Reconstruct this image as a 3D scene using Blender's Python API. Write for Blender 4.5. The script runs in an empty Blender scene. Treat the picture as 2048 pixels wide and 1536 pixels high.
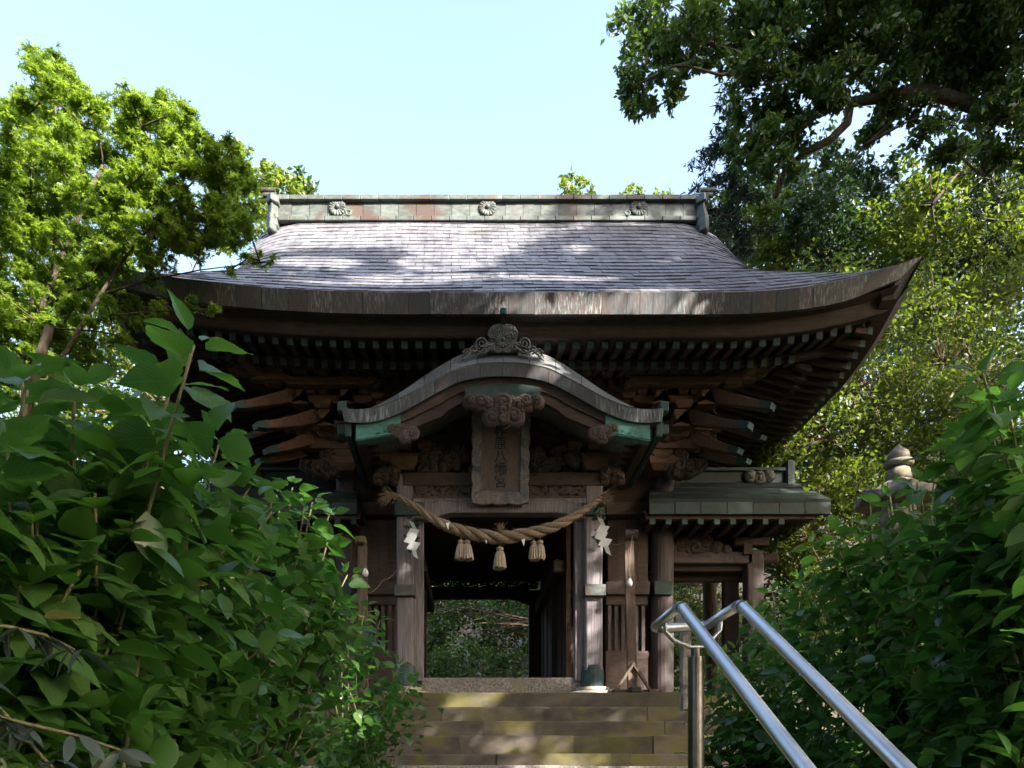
import bpy, bmesh, math, random
import numpy as np
from mathutils import Vector, Matrix, noise

# ------------------------------------------------------------------ camera, sky, sun, exposure
XV, HY, F, EYE = 930.0, 1545.0, 1500.0, 1.55      # vanishing point and focal length read off the 2048 px photograph
sc = bpy.context.scene
col = sc.collection
cam_d = bpy.data.cameras.new('camera')
cam_d.sensor_width = 36.0
cam_d.lens = F / 2048 * 36.0
cam_d.shift_x = (1024 - XV) / 2048
cam_d.shift_y = (HY - 768) / 2048
cam_d.clip_start = 0.05
cam_d.clip_end = 1000
cam = bpy.data.objects.new('camera', cam_d)
cam.location = (0, 0, EYE)
cam.rotation_euler = (math.radians(90), 0, 0)
col.objects.link(cam)
sc.camera = cam

SUN_EL, SUN_AZ = math.radians(31), math.radians(47)     # to the right of and behind the camera
SUN = Vector((math.cos(SUN_EL) * math.sin(SUN_AZ), -math.cos(SUN_EL) * math.cos(SUN_AZ), math.sin(SUN_EL)))
w = bpy.data.worlds.new('World')
sc.world = w
w.use_nodes = True
wn = w.node_tree
wn.nodes.clear()
sky = wn.nodes.new('ShaderNodeTexSky')
sky.sky_type = 'NISHITA'
sky.sun_disc = False
sky.sun_elevation = SUN_EL
sky.sun_rotation = math.atan2(SUN.x, SUN.y)
sky.air_density = 1.25
sky.dust_density = 4.5
sky.ozone_density = 0.6
bg = wn.nodes.new('ShaderNodeBackground')
bg.inputs['Strength'].default_value = 0.15
wo = wn.nodes.new('ShaderNodeOutputWorld')
wn.links.new(sky.outputs[0], bg.inputs[0])
wn.links.new(bg.outputs[0], wo.inputs[0])

sun_d = bpy.data.lights.new('sun', 'SUN')
sun_d.energy = 5.0
sun_d.angle = math.radians(0.53)
sun_d.color = (1.0, 0.92, 0.80)
sun_o = bpy.data.objects.new('sun', sun_d)
sun_o.rotation_euler = (-SUN).to_track_quat('-Z', 'Y').to_euler()
sun_o.location = SUN * 60
col.objects.link(sun_o)

sc.view_settings.view_transform = 'Standard'
sc.view_settings.look = 'None'
sc.view_settings.exposure = 2.2
sc.view_settings.gamma = 1.0
sc.view_settings.use_curve_mapping = False
sc.render.engine = 'CYCLES'
sc.cycles.use_denoising = True
sc.cycles.max_bounces = 7
sc.cycles.diffuse_bounces = 4
sc.cycles.glossy_bounces = 3
sc.cycles.transmission_bounces = 4
sc.cycles.transparent_max_bounces = 4
sc.cycles.caustics_reflective = False
sc.cycles.caustics_refractive = False

# ------------------------------------------------------------------ helpers
def X(px, d): return (px - XV) * d / F
def Z(py, d): return (HY - py) * d / F + EYE
def P(px, py, d): return Vector((X(px, d), d, Z(py, d)))
def AX(d): return .43 - .03 * (d - 9)            # the gate's centre line at depth d
rnd = random.Random(7)

def tag(o, label=None, cat=None, group=None, kind=None):
    if label: o['label'] = label
    if cat: o['category'] = cat
    if group: o['group'] = group
    if kind: o['kind'] = kind
    return o

def empty(name, loc, label=None, cat=None, group=None):
    o = bpy.data.objects.new(name, None)
    o.empty_display_size = .2
    o.location = loc
    col.objects.link(o)
    return tag(o, label, cat, group)

def attach(o, parent):
    if parent is not None:
        o.parent = parent
        if parent.type == 'EMPTY':
            o.matrix_parent_inverse = Matrix.Translation(-Vector(parent.location))
    return o

class MB:
    def __init__(s): s.v, s.f = [], []
    def add(s, vs, fs):
        n = len(s.v)
        s.v += [tuple(a) for a in vs]
        s.f += [tuple(i + n for i in f) for f in fs]
        return s
    def hexa(s, p):      # p: bottom 4 (ccw), top 4
        return s.add(p, [(3, 2, 1, 0), (4, 5, 6, 7), (0, 1, 5, 4), (1, 2, 6, 5), (2, 3, 7, 6), (3, 0, 4, 7)])
    def box(s, x0, x1, y0, y1, z0, z1):
        return s.hexa([(x0, y0, z0), (x1, y0, z0), (x1, y1, z0), (x0, y1, z0), (x0, y0, z1), (x1, y0, z1), (x1, y1, z1), (x0, y1, z1)])
    def pbox(s, px0, px1, py0, py1, d, th):      # box whose front face is measured at depth d
        return s.box(X(px0, d), X(px1, d), d, d + th, Z(py1, d), Z(py0, d))
    def prism(s, poly, y0, y1):                  # poly in (x,z), extruded along y
        n = len(poly)
        v = [(a, y0, b) for a, b in poly] + [(a, y1, b) for a, b in poly]
        f = [tuple(range(n)), tuple(range(2 * n - 1, n - 1, -1))]
        f += [(i, n + i, n + (i + 1) % n, (i + 1) % n) for i in range(n)]
        return s.add(v, f)
    def pprism(s, pts, d, th):
        return s.prism([(X(a, d), Z(b, d)) for a, b in pts], d, d + th)
    def grid(s, rows):
        n, m = len(rows), len(rows[0])
        v = [p for r in rows for p in r]
        return s.add(v, [(i * m + j, i * m + j + 1, (i + 1) * m + j + 1, (i + 1) * m + j) for i in range(n - 1) for j in range(m - 1)])
    def tube(s, pts, rad, n=8, cap=True, squash=None):
        pts = [Vector(p) for p in pts]
        k = len(pts)
        if not hasattr(rad, '__len__'): rad = [rad] * k
        ups = Vector((0, 0, 1))
        vs = []
        a = None
        for i, p in enumerate(pts):
            t = (pts[min(i + 1, k - 1)] - pts[max(i - 1, 0)])
            if t.length < 1e-9: t = Vector((0, 0, 1))
            t.normalize()
            if a is None:
                a = t.cross(ups)
                if a.length < .05: a = t.cross(Vector((1, 0, 0)))
            else:
                a = a - t * a.dot(t)
            a.normalize()
            b = t.cross(a)
            sq = squash or (1, 1)
            for q in range(n):
                an = 2 * math.pi * q / n
                vs.append(p + (a * math.cos(an) * sq[0] + b * math.sin(an) * sq[1]) * rad[i])
        fs = [(i * n + q, i * n + (q + 1) % n, (i + 1) * n + (q + 1) % n, (i + 1) * n + q) for i in range(k - 1) for q in range(n)]
        if cap: fs += [tuple(range(n - 1, -1, -1)), tuple(range((k - 1) * n, k * n))]
        return s.add(vs, fs)
    def bar(s, pts, w, h):        # rectangular section along a path, h up
        pts = [Vector(p) for p in pts]
        k = len(pts); vs = []
        if not hasattr(w, '__len__'): w = [w] * k
        if not hasattr(h, '__len__'): h = [h] * k
        for i, p in enumerate(pts):
            t = (pts[min(i + 1, k - 1)] - pts[max(i - 1, 0)]).normalized()
            a = t.cross(Vector((0, 0, 1)))
            if a.length < .05: a = Vector((1, 0, 0))
            a.normalize(); b = a.cross(t)
            for sx, sz in ((-1, -1), (1, -1), (1, 1), (-1, 1)):
                vs.append(p + a * sx * w[i] / 2 + b * sz * h[i] / 2)
        fs = [(i * 4 + q, i * 4 + (q + 1) % 4, (i + 1) * 4 + (q + 1) % 4, (i + 1) * 4 + q) for i in range(k - 1) for q in range(4)]
        fs += [(3, 2, 1, 0), tuple(range((k - 1) * 4, k * 4))]
        return s.add(vs, fs)
    def lathe(s, prof, c, n=20):
        vs = [(c[0] + r * math.cos(2 * math.pi * q / n), c[1] + r * math.sin(2 * math.pi * q / n), c[2] + z) for r, z in prof for q in range(n)]
        k = len(prof)
        fs = [(i * n + q, i * n + (q + 1) % n, (i + 1) * n + (q + 1) % n, (i + 1) * n + q) for i in range(k - 1) for q in range(n)]
        fs += [tuple(range(n - 1, -1, -1)), tuple(range((k - 1) * n, k * n))]
        return s.add(vs, fs)
    def build(s, name, mat, parent=None, smooth=False, bevel=0, tint=None, solid=0):
        me = bpy.data.meshes.new(name)
        me.from_pydata(s.v, [], s.f)
        me.materials.append(M[mat])
        if tint is not None:
            at = me.attributes.new('tint', 'FLOAT', 'FACE')
            at.data.foreach_set('value', tint if hasattr(tint, '__len__') else [tint] * len(me.polygons))
        bm = bmesh.new(); bm.from_mesh(me)
        bmesh.ops.recalc_face_normals(bm, faces=bm.faces)
        bm.to_mesh(me); bm.free()
        if smooth:
            me.polygons.foreach_set('use_smooth', [True] * len(me.polygons))
        o = bpy.data.objects.new(name, me)
        col.objects.link(o)
        if smooth == 'auto' or smooth:
            pass
        if solid:
            md = o.modifiers.new('thickness', 'SOLIDIFY'); md.thickness = solid; md.offset = 0
        if bevel:
            md = o.modifiers.new('edge', 'BEVEL'); md.width = bevel; md.segments = 1; md.limit_method = 'ANGLE'; md.angle_limit = math.radians(40)
        return attach(o, parent)

def np_mesh(name, mat, verts, faces, parent=None, tint=None, smooth=False):
    """fast mesh from numpy arrays; faces (n,3) or (n,4)"""
    me = bpy.data.meshes.new(name)
    n, k = faces.shape
    me.vertices.add(len(verts)); me.loops.add(n * k); me.polygons.add(n)
    me.vertices.foreach_set('co', verts.astype(np.float32).ravel())
    me.loops.foreach_set('vertex_index', faces.astype(np.int32).ravel())
    me.polygons.foreach_set('loop_start', np.arange(0, n * k, k, dtype=np.int32))
    me.polygons.foreach_set('loop_total', np.full(n, k, dtype=np.int32))
    if smooth: me.polygons.foreach_set('use_smooth', np.ones(n, dtype=bool))
    me.materials.append(M[mat])
    if tint is not None:
        at = me.attributes.new('tint', 'FLOAT', 'FACE')
        at.data.foreach_set('value', tint.astype(np.float32))
    me.update(calc_edges=True)
    o = bpy.data.objects.new(name, me)
    col.objects.link(o)
    return attach(o, parent)

# ------------------------------------------------------------------ materials
M = {}
def base_mat(name):
    m = bpy.data.materials.new(name); m.use_nodes = True
    nt = m.node_tree; nt.nodes.clear()
    out = nt.nodes.new('ShaderNodeOutputMaterial')
    b = nt.nodes.new('ShaderNodeBsdfPrincipled')
    nt.links.new(b.outputs[0], out.inputs[0])
    M[name] = m
    return m, nt, b, out
def N(nt, t, **kw):
    n = nt.nodes.new(t)
    for k, v in kw.items():
        if k in n.inputs: n.inputs[k].default_value = v
        else: setattr(n, k, v)
    return n
def c4(c): return (c[0], c[1], c[2], 1)
def noise_node(nt, scale, detail, stretch=(1, 1, 1), dist=0., rough=.6, offset_rand=False, coord='Object'):
    tc = N(nt, 'ShaderNodeTexCoord')
    mp = N(nt, 'ShaderNodeMapping'); mp.inputs['Scale'].default_value = stretch
    nt.links.new(tc.outputs[coord], mp.inputs[0])
    if offset_rand:
        oi = N(nt, 'ShaderNodeObjectInfo')
        mu = N(nt, 'ShaderNodeMath', operation='MULTIPLY'); mu.inputs[1].default_value = 37
        nt.links.new(oi.outputs['Random'], mu.inputs[0])
        nt.links.new(mu.outputs[0], mp.inputs['Location'])
    n = N(nt, 'ShaderNodeTexNoise', Scale=scale, Detail=detail, Distortion=dist, Roughness=rough)
    nt.links.new(mp.outputs[0], n.inputs['Vector'])
    return n
def ramp(nt, src, stops):
    r = N(nt, 'ShaderNodeValToRGB')
    e = r.color_ramp.elements
    while len(e) < len(stops): e.new(.5)
    for el, (p, c) in zip(e, stops):
        el.position = p; el.color = c4(c)
    nt.links.new(src, r.inputs[0])
    return r
def mixc(nt, fac, a, b, mode='MIX'):
    m = N(nt, 'ShaderNodeMix', data_type='RGBA', blend_type=mode)
    for sock, v in ((0, fac), (6, a), (7, b)):
        if hasattr(v, 'is_linked'): nt.links.new(v, m.inputs[sock])
        elif isinstance(v, (int, float)): m.inputs[sock].default_value = v
        else: m.inputs[sock].default_value = c4(v)
    return m.outputs[2]
def bump(nt, b, src, strength, dist=.02):
    bp = N(nt, 'ShaderNodeBump', Strength=strength, Distance=dist)
    nt.links.new(src, bp.inputs['Height']); nt.links.new(bp.outputs[0], b.inputs['Normal'])
def mk(name, c1, c2, scale=6, stretch=(1, 1, 1), rough=.75, bmp=.3, metal=0., c3=None, s3=1.5, lo3=.52, hi3=.68, detail=8, st3=(1, 1, 1), perobj=.0, spec=.5, bdist=.01, r2=None):
    m, nt, b, out = base_mat(name)
    n = noise_node(nt, scale, detail, stretch, dist=.3, offset_rand=perobj > 0)
    r = ramp(nt, n.outputs[0], [(.3, c1), (.7, c2)])
    c = r.outputs[0]
    if c3 is not None:
        n3 = noise_node(nt, s3, 7, st3, dist=.4)
        r3 = ramp(nt, n3.outputs[0], [(lo3, (0, 0, 0)), (hi3, (1, 1, 1))])
        c = mixc(nt, r3.outputs[0], c, c3)
    if perobj:
        oi = N(nt, 'ShaderNodeObjectInfo')
        mr = N(nt, 'ShaderNodeMapRange'); mr.inputs[3].default_value = 1 - perobj; mr.inputs[4].default_value = 1 + perobj
        nt.links.new(oi.outputs['Random'], mr.inputs[0])
        hs = N(nt, 'ShaderNodeHueSaturation')
        nt.links.new(mr.outputs[0], hs.inputs['Value']); nt.links.new(c, hs.inputs['Color'])
        c = hs.outputs[0]
    nt.links.new(c, b.inputs['Base Color'])
    b.inputs['Roughness'].default_value = rough
    b.inputs['Metallic'].default_value = metal
    b.inputs['Specular IOR Level'].default_value = spec
    if r2 is not None:
        mr2 = N(nt, 'ShaderNodeMapRange'); mr2.inputs[3].default_value = rough; mr2.inputs[4].default_value = r2
        nt.links.new(n.outputs[0], mr2.inputs[0]); nt.links.new(mr2.outputs[0], b.inputs['Roughness'])
    if bmp: bump(nt, b, n.outputs[0], bmp, bdist)
    return m

mk('timber', (.042, .027, .024), (.098, .066, .058), 5, (1.5, 6, 9), .75, .45, c3=(.13, .098, .094), s3=1.1, lo3=.55, hi3=.8, perobj=.22)
mk('timber_v', (.046, .034, .036), (.105, .080, .083), 5, (9, 9, .8), .75, .4, c3=(.17, .14, .145), s3=1.4, lo3=.5, hi3=.75, perobj=.15)
mk('post_grey', (.12, .102, .115), (.30, .27, .30), 5, (11, 11, .7), .8, .5, c3=(.12, .085, .08), s3=1.0, lo3=.55, hi3=.75, st3=(1, 1, .5), perobj=.08)
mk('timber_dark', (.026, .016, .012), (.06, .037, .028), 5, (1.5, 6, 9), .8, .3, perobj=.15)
mk('timber_bounce_lit', (.095, .050, .036), (.19, .108, .077), 5, (1.5, 6, 9), .75, .4, c3=(.18, .115, .09), s3=1.3, lo3=.55, hi3=.8, perobj=.2)  # timber lightened under the eave: bounce light put into the colour
mk('cap_dark', (.016, .034, .036), (.036, .068, .070), 8, rough=.6, bmp=.1, perobj=.3)
mk('carved_wood', (.045, .028, .026), (.115, .082, .076), 9, (1, 1, 1), .8, .5, c3=(.19, .075, .05), s3=3, lo3=.58, hi3=.75)
mk('plaque_wood', (.085, .064, .066), (.17, .13, .13), 5, (9, 9, .9), .7, .3, c3=(.115, .105, .07), s3=2.2, lo3=.5, hi3=.8)
mk('plaque_frame', (.13, .115, .125), (.31, .27, .275), 7, (3, 3, 3), .7, .5, c3=(.055, .085, .14), s3=5, lo3=.5, hi3=.66)
mk('ink_blue', (.012, .017, .034), (.03, .04, .06), 9, bmp=0)
mk('verdigris', (.018, .042, .041), (.042, .092, .086), 8, (1, 1, 1), .6, .2, c3=(.035, .035, .03), s3=2.0, lo3=.5, hi3=.8, perobj=.15, metal=.1)
mk('verdigris_bright', (.06, .20, .18), (.12, .34, .31), 12, (1, 1, 2), .6, .3, c3=(.05, .12, .11), s3=9, lo3=.55, hi3=.7, metal=.05)
mk('crest_metal', (.075, .078, .078), (.19, .19, .185), 14, (1, 1, 1), .6, .4, c3=(.06, .10, .09), s3=4, metal=.2)
mk('step_stone', (.042, .036, .031), (.135, .112, .09), 3, (1, 1, 1.6), .85, .6, c3=(.125, .115, .036), s3=1.7, lo3=.48, hi3=.62, perobj=.2, st3=(1, 1, 1.5))  # moss patches, brightened yellow to carry warm sun on the steps
mk('granite', (.10, .085, .08), (.36, .33, .31), 45, (1, 1, 1), .85, .5, c3=(.20, .19, .14), s3=3, detail=3)
mk('weathered_stone', (.12, .108, .09), (.34, .31, .26), 10, (1, 1, 1), .9, .8, c3=(.16, .14, .05), s3=6)
mk('pale_stone', (.30, .28, .24), (.50, .47, .41), 12, (1, 1, 1), .85, .4, c3=(.28, .26, .14), s3=4)
mk('lantern_stone', (.16, .15, .14), (.36, .33, .28), 14, (1, 1, 1), .9, .7, c3=(.10, .09, .10), s3=5, lo3=.5, hi3=.62)
mk('soil', (.018, .014, .009), (.050, .038, .024), 9, (1, 1, 1), .95, .8, c3=(.028, .038, .012), s3=.9, bdist=.05)
mk('bark', (.035, .024, .017), (.11, .078, .055), 8, (3, 3, .7), .9, .8, c3=(.07, .085, .03), s3=1.5, lo3=.55, hi3=.75, bdist=.03)
mk('bark_pale', (.10, .062, .042), (.26, .18, .13), 9, (3, 3, .6), .9, .6)
mk('stem', (.07, .07, .028), (.15, .135, .06), 30, (1, 1, .3), .7, .2)
mk('straw', (.16, .115, .078), (.36, .275, .195), 60, (1, 1, 1), .85, .9, bdist=.006)
mk('tassel_straw', (.26, .20, .14), (.50, .42, .33), 20, (9, 9, .3), .85, .9, bdist=.004)
mk('cable', (.16, .13, .11), (.24, .2, .17), 20, bmp=0)
mk('iron', (.02, .02, .02), (.06, .05, .045), 20, bmp=.2)
mk('ridge_copper', (.050, .062, .060), (.135, .158, .148), 6, (1.5, 1.5, 3), .55, .2, c3=(.085, .06, .05), s3=2.4, lo3=.5, hi3=.62, perobj=.2, metal=.2)

mk('ridge_wing', (.022, .032, .034), (.052, .064, .064), 5, (1, 1, 1), .55, .15, c3=(.07, .12, .11), s3=1.6, lo3=.45, hi3=.7, perobj=.12, metal=.2)
mk('timber_lamp', (.07, .046, .035), (.17, .118, .092), 6, (9, 9, .8), .8, .5)
mk('steel_dull', (.085, .08, .075), (.16, .15, .14), 30, rough=.32, bmp=.05, metal=.9)

# streaked copper on the eave edges: every panel has its own share of brown and verdigris
def streak(name, brown, grey, teal, bright):
    m, nt, b, out = base_mat(name)
    n = noise_node(nt, 4, 9, (14, 14, 1.0), dist=.2, offset_rand=True)
    n2 = noise_node(nt, 1.6, 5, (3, 3, .6), offset_rand=False)
    n3 = noise_node(nt, 5, 8, (12, 12, .9), dist=.1)
    a = ramp(nt, n2.outputs[0], [(.38, brown), (.62, grey)])
    k = ramp(nt, n.outputs[0], [(.50, (0, 0, 0)), (.66, (1, 1, 1))])
    c = mixc(nt, k.outputs[0], a.outputs[0], teal)
    oi = N(nt, 'ShaderNodeObjectInfo')
    mu = N(nt, 'ShaderNodeMath', operation='MULTIPLY')
    k3 = ramp(nt, n3.outputs[0], [(.50, (0, 0, 0)), (.62, (1, 1, 1))])
    nt.links.new(k3.outputs[0], mu.inputs[0]); nt.links.new(oi.outputs['Random'], mu.inputs[1])
    c = mixc(nt, mu.outputs[0], c, bright)
    mr = N(nt, 'ShaderNodeMapRange'); mr.inputs[3].default_value = .78; mr.inputs[4].default_value = 1.2
    nt.links.new(oi.outputs['Random'], mr.inputs[0])
    hs = N(nt, 'ShaderNodeHueSaturation'); nt.links.new(mr.outputs[0], hs.inputs['Value']); nt.links.new(c, hs.inputs['Color'])
    nt.links.new(hs.outputs[0], b.inputs['Base Color'])
    b.inputs['Roughness'].default_value = .5
    b.inputs['Metallic'].default_value = .25
    bump(nt, b, n.outputs[0], .15, .006)
streak('eave_copper', (.085, .058, .052), (.058, .062, .070), (.062, .086, .090), (.22, .25, .26))
streak('porch_copper', (.15, .13, .125), (.17, .19, .21), (.12, .145, .165), (.30, .35, .37))
streak('porch_edge', (.10, .08, .075), (.085, .10, .12), (.040, .052, .075), (.26, .31, .34))

# roof tiles: a per-tile tint attribute
m, nt, b, out = base_mat('roof_copper')
at = N(nt, 'ShaderNodeAttribute', attribute_name='tint')
r = ramp(nt, at.outputs['Fac'], [(0, (.155, .160, .180)), (.5, (.213, .219, .247)), (.85, (.275, .283, .315)), (1, (.34, .36, .39))])
n = noise_node(nt, 9, 6, (1, 1, 1))
r2 = ramp(nt, n.outputs[0], [(.3, (.72, .70, .70)), (.7, (1.15, 1.12, 1.12))])
c = mixc(nt, 1.0, r.outputs[0], r2.outputs[0], 'MULTIPLY')
ns_ = noise_node(nt, 2.2, 7, (5, .5, .5), dist=.3)
r3 = ramp(nt, ns_.outputs[0], [(.34, (.66, .66, .68)), (.66, (1.12, 1.1, 1.1))])
c = mixc(nt, 1.0, c, r3.outputs[0], 'MULTIPLY')
nl_ = noise_node(nt, 1.1, 8, (1, 1, 1), dist=.5)
r4 = ramp(nt, nl_.outputs[0], [(.60, (0, 0, 0)), (.74, (.55, .55, .55))])
c = mixc(nt, r4.outputs[0], c, (.16, .14, .11))
nt.links.new(c, b.inputs['Base Color'])
b.inputs['Roughness'].default_value = .45
b.inputs['Metallic'].default_value = .15
bump(nt, b, n.outputs[0], .12, .01)

m, nt, b, out = base_mat('steel')
b.inputs['Base Color'].default_value = (.62, .64, .68, 1)
b.inputs['Metallic'].default_value = 1
n = noise_node(nt, 40, 6, (1, 1, 1))
mr = N(nt, 'ShaderNodeMapRange'); mr.inputs[3].default_value = .26; mr.inputs[4].default_value = .42
nt.links.new(n.outputs[0], mr.inputs[0]); nt.links.new(mr.outputs[0], b.inputs['Roughness'])
m, nt, b, out = base_mat('paper')
b.inputs['Base Color'].default_value = (.80, .81, .84, 1); b.inputs['Roughness'].default_value = .7
m, nt, b, out = base_mat('bulb_glass')
b.inputs['Base Color'].default_value = (.75, .78, .80, 1); b.inputs['Roughness'].default_value = .12
b.inputs['Subsurface Weight'].default_value = .3

def leaf_mat(name, stops, trans, tfac=.35, rough=.4, obj=False, veins=False, spec=.5):
    m, nt, b, out = base_mat(name)
    if obj:
        src = N(nt, 'ShaderNodeObjectInfo').outputs['Random']
    else:
        src = N(nt, 'ShaderNodeAttribute', attribute_name='tint').outputs['Fac']
    r = ramp(nt, src, stops)
    c = r.outputs[0]
    if veins:
        uv = N(nt, 'ShaderNodeUVMap')
        sp = N(nt, 'ShaderNodeSeparateXYZ'); nt.links.new(uv.outputs[0], sp.inputs[0])
        ab = N(nt, 'ShaderNodeMath', operation='ABSOLUTE'); nt.links.new(sp.outputs[0], ab.inputs[0])
        m1 = N(nt, 'ShaderNodeMath', operation='MULTIPLY'); nt.links.new(ab.outputs[0], m1.inputs[0]); m1.inputs[1].default_value = -.45
        ad = N(nt, 'ShaderNodeMath', operation='ADD'); nt.links.new(m1.outputs[0], ad.inputs[0]); nt.links.new(sp.outputs[1], ad.inputs[1])
        m2 = N(nt, 'ShaderNodeMath', operation='MULTIPLY'); nt.links.new(ad.outputs[0], m2.inputs[0]); m2.inputs[1].default_value = 9
        fr = N(nt, 'ShaderNodeMath', operation='FRACT'); nt.links.new(m2.outputs[0], fr.inputs[0])
        pp = N(nt, 'ShaderNodeMath', operation='PINGPONG'); nt.links.new(fr.outputs[0], pp.inputs[0]); pp.inputs[1].default_value = .5
        vr = N(nt, 'ShaderNodeMapRange'); vr.inputs[1].default_value = .0; vr.inputs[2].default_value = .10; vr.inputs[3].default_value = 1; vr.inputs[4].default_value = 0
        nt.links.new(pp.outputs[0], vr.inputs[0])
        mr = N(nt, 'ShaderNodeMapRange'); mr.inputs[1].default_value = .0; mr.inputs[2].default_value = .045; mr.inputs[3].default_value = 1; mr.inputs[4].default_value = 0
        nt.links.new(ab.outputs[0], mr.inputs[0])
        mx = N(nt, 'ShaderNodeMath', operation='MAXIMUM'); nt.links.new(vr.outputs[0], mx.inputs[0]); nt.links.new(mr.outputs[0], mx.inputs[1])
        sc_ = N(nt, 'ShaderNodeMath', operation='MULTIPLY'); nt.links.new(mx.outputs[0], sc_.inputs[0]); sc_.inputs[1].default_value = .6
        c = mixc(nt, sc_.outputs[0], c, (.17, .30, .09))
        hb = N(nt, 'ShaderNodeMath', operation='MULTIPLY_ADD'); nt.links.new(mx.outputs[0], hb.inputs[0]); hb.inputs[1].default_value = -.6
        ns_ = noise_node(nt, 3.2, 6, (1, 1, 1), dist=.4, offset_rand=True)
        rs_ = ramp(nt, ns_.outputs[0], [(.66, (0, 0, 0)), (.72, (.75, .75, .75))])
        c = mixc(nt, rs_.outputs[0], c, (.10, .075, .022))
        nn = noise_node(nt, 120, 3); nt.links.new(nn.outputs[0], hb.inputs[2])
        bump(nt, b, hb.outputs[0], .6, .006)
    nt.links.new(c, b.inputs['Base Color'])
    b.inputs['Roughness'].default_value = rough
    b.inputs['Specular IOR Level'].default_value = spec
    t = N(nt, 'ShaderNodeBsdfTranslucent')
    tc = mixc(nt, .75, c, trans)
    nt.links.new(tc, t.inputs[0])
    ms = N(nt, 'ShaderNodeMixShader'); ms.inputs[0].default_value = tfac
    nt.links.new(b.outputs[0], ms.inputs[1]); nt.links.new(t.outputs[0], ms.inputs[2])
    nt.links.new(ms.outputs[0], out.inputs[0])
leaf_mat('hydrangea_leaf', [(0, (.022, .072, .016)), (.35, (.040, .118, .020)), (.7, (.060, .155, .026)), (.955, (.085, .185, .030)), (.99, (.12, .12, .02)), (1, (.17, .10, .02))], (.15, .42, .05), .36, .28, obj=True, veins=True)
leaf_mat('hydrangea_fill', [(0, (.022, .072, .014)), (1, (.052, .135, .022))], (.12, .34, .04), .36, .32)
leaf_mat('nandina_leaf', [(0, (.03, .05, .045)), (1, (.055, .075, .07))], (.10, .16, .08), .15, .35, obj=True)
leaf_mat('maple_leaf', [(0, (.06, .125, .018)), (.6, (.11, .19, .024)), (1, (.19, .23, .03))], (.34, .50, .04), .52, .5)
leaf_mat('camphor_leaf', [(0, (.022, .050, .014)), (.6, (.040, .085, .022)), (.93, (.07, .125, .025)), (1, (.14, .10, .02))], (.16, .28, .03), .32, .34)
leaf_mat('bush_leaf', [(0, (.030, .058, .014)), (.6, (.064, .106, .018)), (.93, (.115, .15, .022)), (1, (.22, .155, .03))], (.25, .36, .025), .42, .45)
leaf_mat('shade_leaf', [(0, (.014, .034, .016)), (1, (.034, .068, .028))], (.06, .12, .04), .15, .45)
leaf_mat('conifer_leaf', [(0, (.014, .034, .014)), (1, (.036, .070, .022))], (.06, .12, .03), .15, .5)
leaf_mat('conifer_oak', [(0, (.016, .040, .018)), (.7, (.034, .070, .026)), (1, (.06, .10, .03))], (.08, .17, .03), .22, .4)
# ------------------------------------------------------------------ the gate: main roof
D0, TT, W0 = 8.25, 3.25, 4.57
YR = D0 + TT                    # ridge depth
YB = 2 * YR - D0                # rear eave
ZE = 5.25 + EYE                 # eave height in the middle
PLAT = .925 + EYE               # stone platform the gate stands on
gate = empty('shrine_gate', (AX(9.9), 9.9, PLAT), 'weathered timber shrine gate with sweeping grey copper tiled roof and curved porch gable', 'gate')

def lift(u):
    return .405 * max(0, (u - .5) / .5) ** 2.3 if u > 0 else .335 * max(0, (-u - .2) / .8) ** 2.4
def zc(t): return ZE + .84 * t + .045 * t * t
def hw(t):
    k = 8.0
    return 3.5 + math.log(1 + math.exp(min(60, k * (W0 - t - 3.5)))) / k
def sm(a, lo, hi):
    q = min(1, max(0, (a - lo) / (hi - lo))); return q * q * (3 - 2 * q)
def S(xo, t, off=0.):
    z = zc(t) + lift(xo / W0) * max(0, 1 - t / 1.7) ** 1.4
    z -= .24 * max(0, (abs(xo) - 2.8) / .7) ** 2 * sm(t, .9, 1.9)
    z += .012 * math.sin(xo * 2.1 + 1) * math.sin(t * 1.7)
    return Vector((AX(D0 + t) + xo, D0 + t - off * .6, z + off * .8))

roof = empty  # placeholder name, replaced below
NX = 60
rows = []
for i in range(17):
    t = TT * i / 16
    rows.append([S(-hw(t) + 2 * hw(t) * j / NX, t, -.015) for j in range(NX + 1)])
mb = MB().grid(rows)
back = []
for i in range(9):
    t = TT * i / 8
    r_ = []
    for j in range(13):
        q = S(-hw(t) + 2 * hw(t) * j / 12, t, -.015)
        r_.append((q.x, 2 * YR - q.y, q.z))
    back.append(r_)
mb.grid(back)
for sg in (-1, 1):
    rr = []
    for i in range(7):
        t = 1.25 * i / 6
        y0, y1 = D0 + t, YB - t
        row = []
        for j in range(15):
            y = y0 + (y1 - y0) * j / 14
            u = abs(y - YR) / TT
            z = zc(t) + lift(sg * u) * max(0, 1 - t / 1.7) ** 1.4
            row.append((AX(D0 + t) + sg * (W0 - t * 1.0), y, z - .015))
        rr.append(row)
    mb.grid(rr)
    # gable wall under the verge
    pts = [(AX(10) + sg * 3.2, D0 + t, zc(t) - .12) for t in (1.3, 1.9, 2.6, TT)] + [(AX(10) + sg * 3.2, 2 * YR - D0 - t, zc(t) - .12) for t in (2.6, 1.9, 1.3)]
    mb.add(pts, [tuple(range(len(pts)))])
main_roof = mb.build('main_roof', 'roof_copper', gate, smooth=True, tint=.25)

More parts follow.
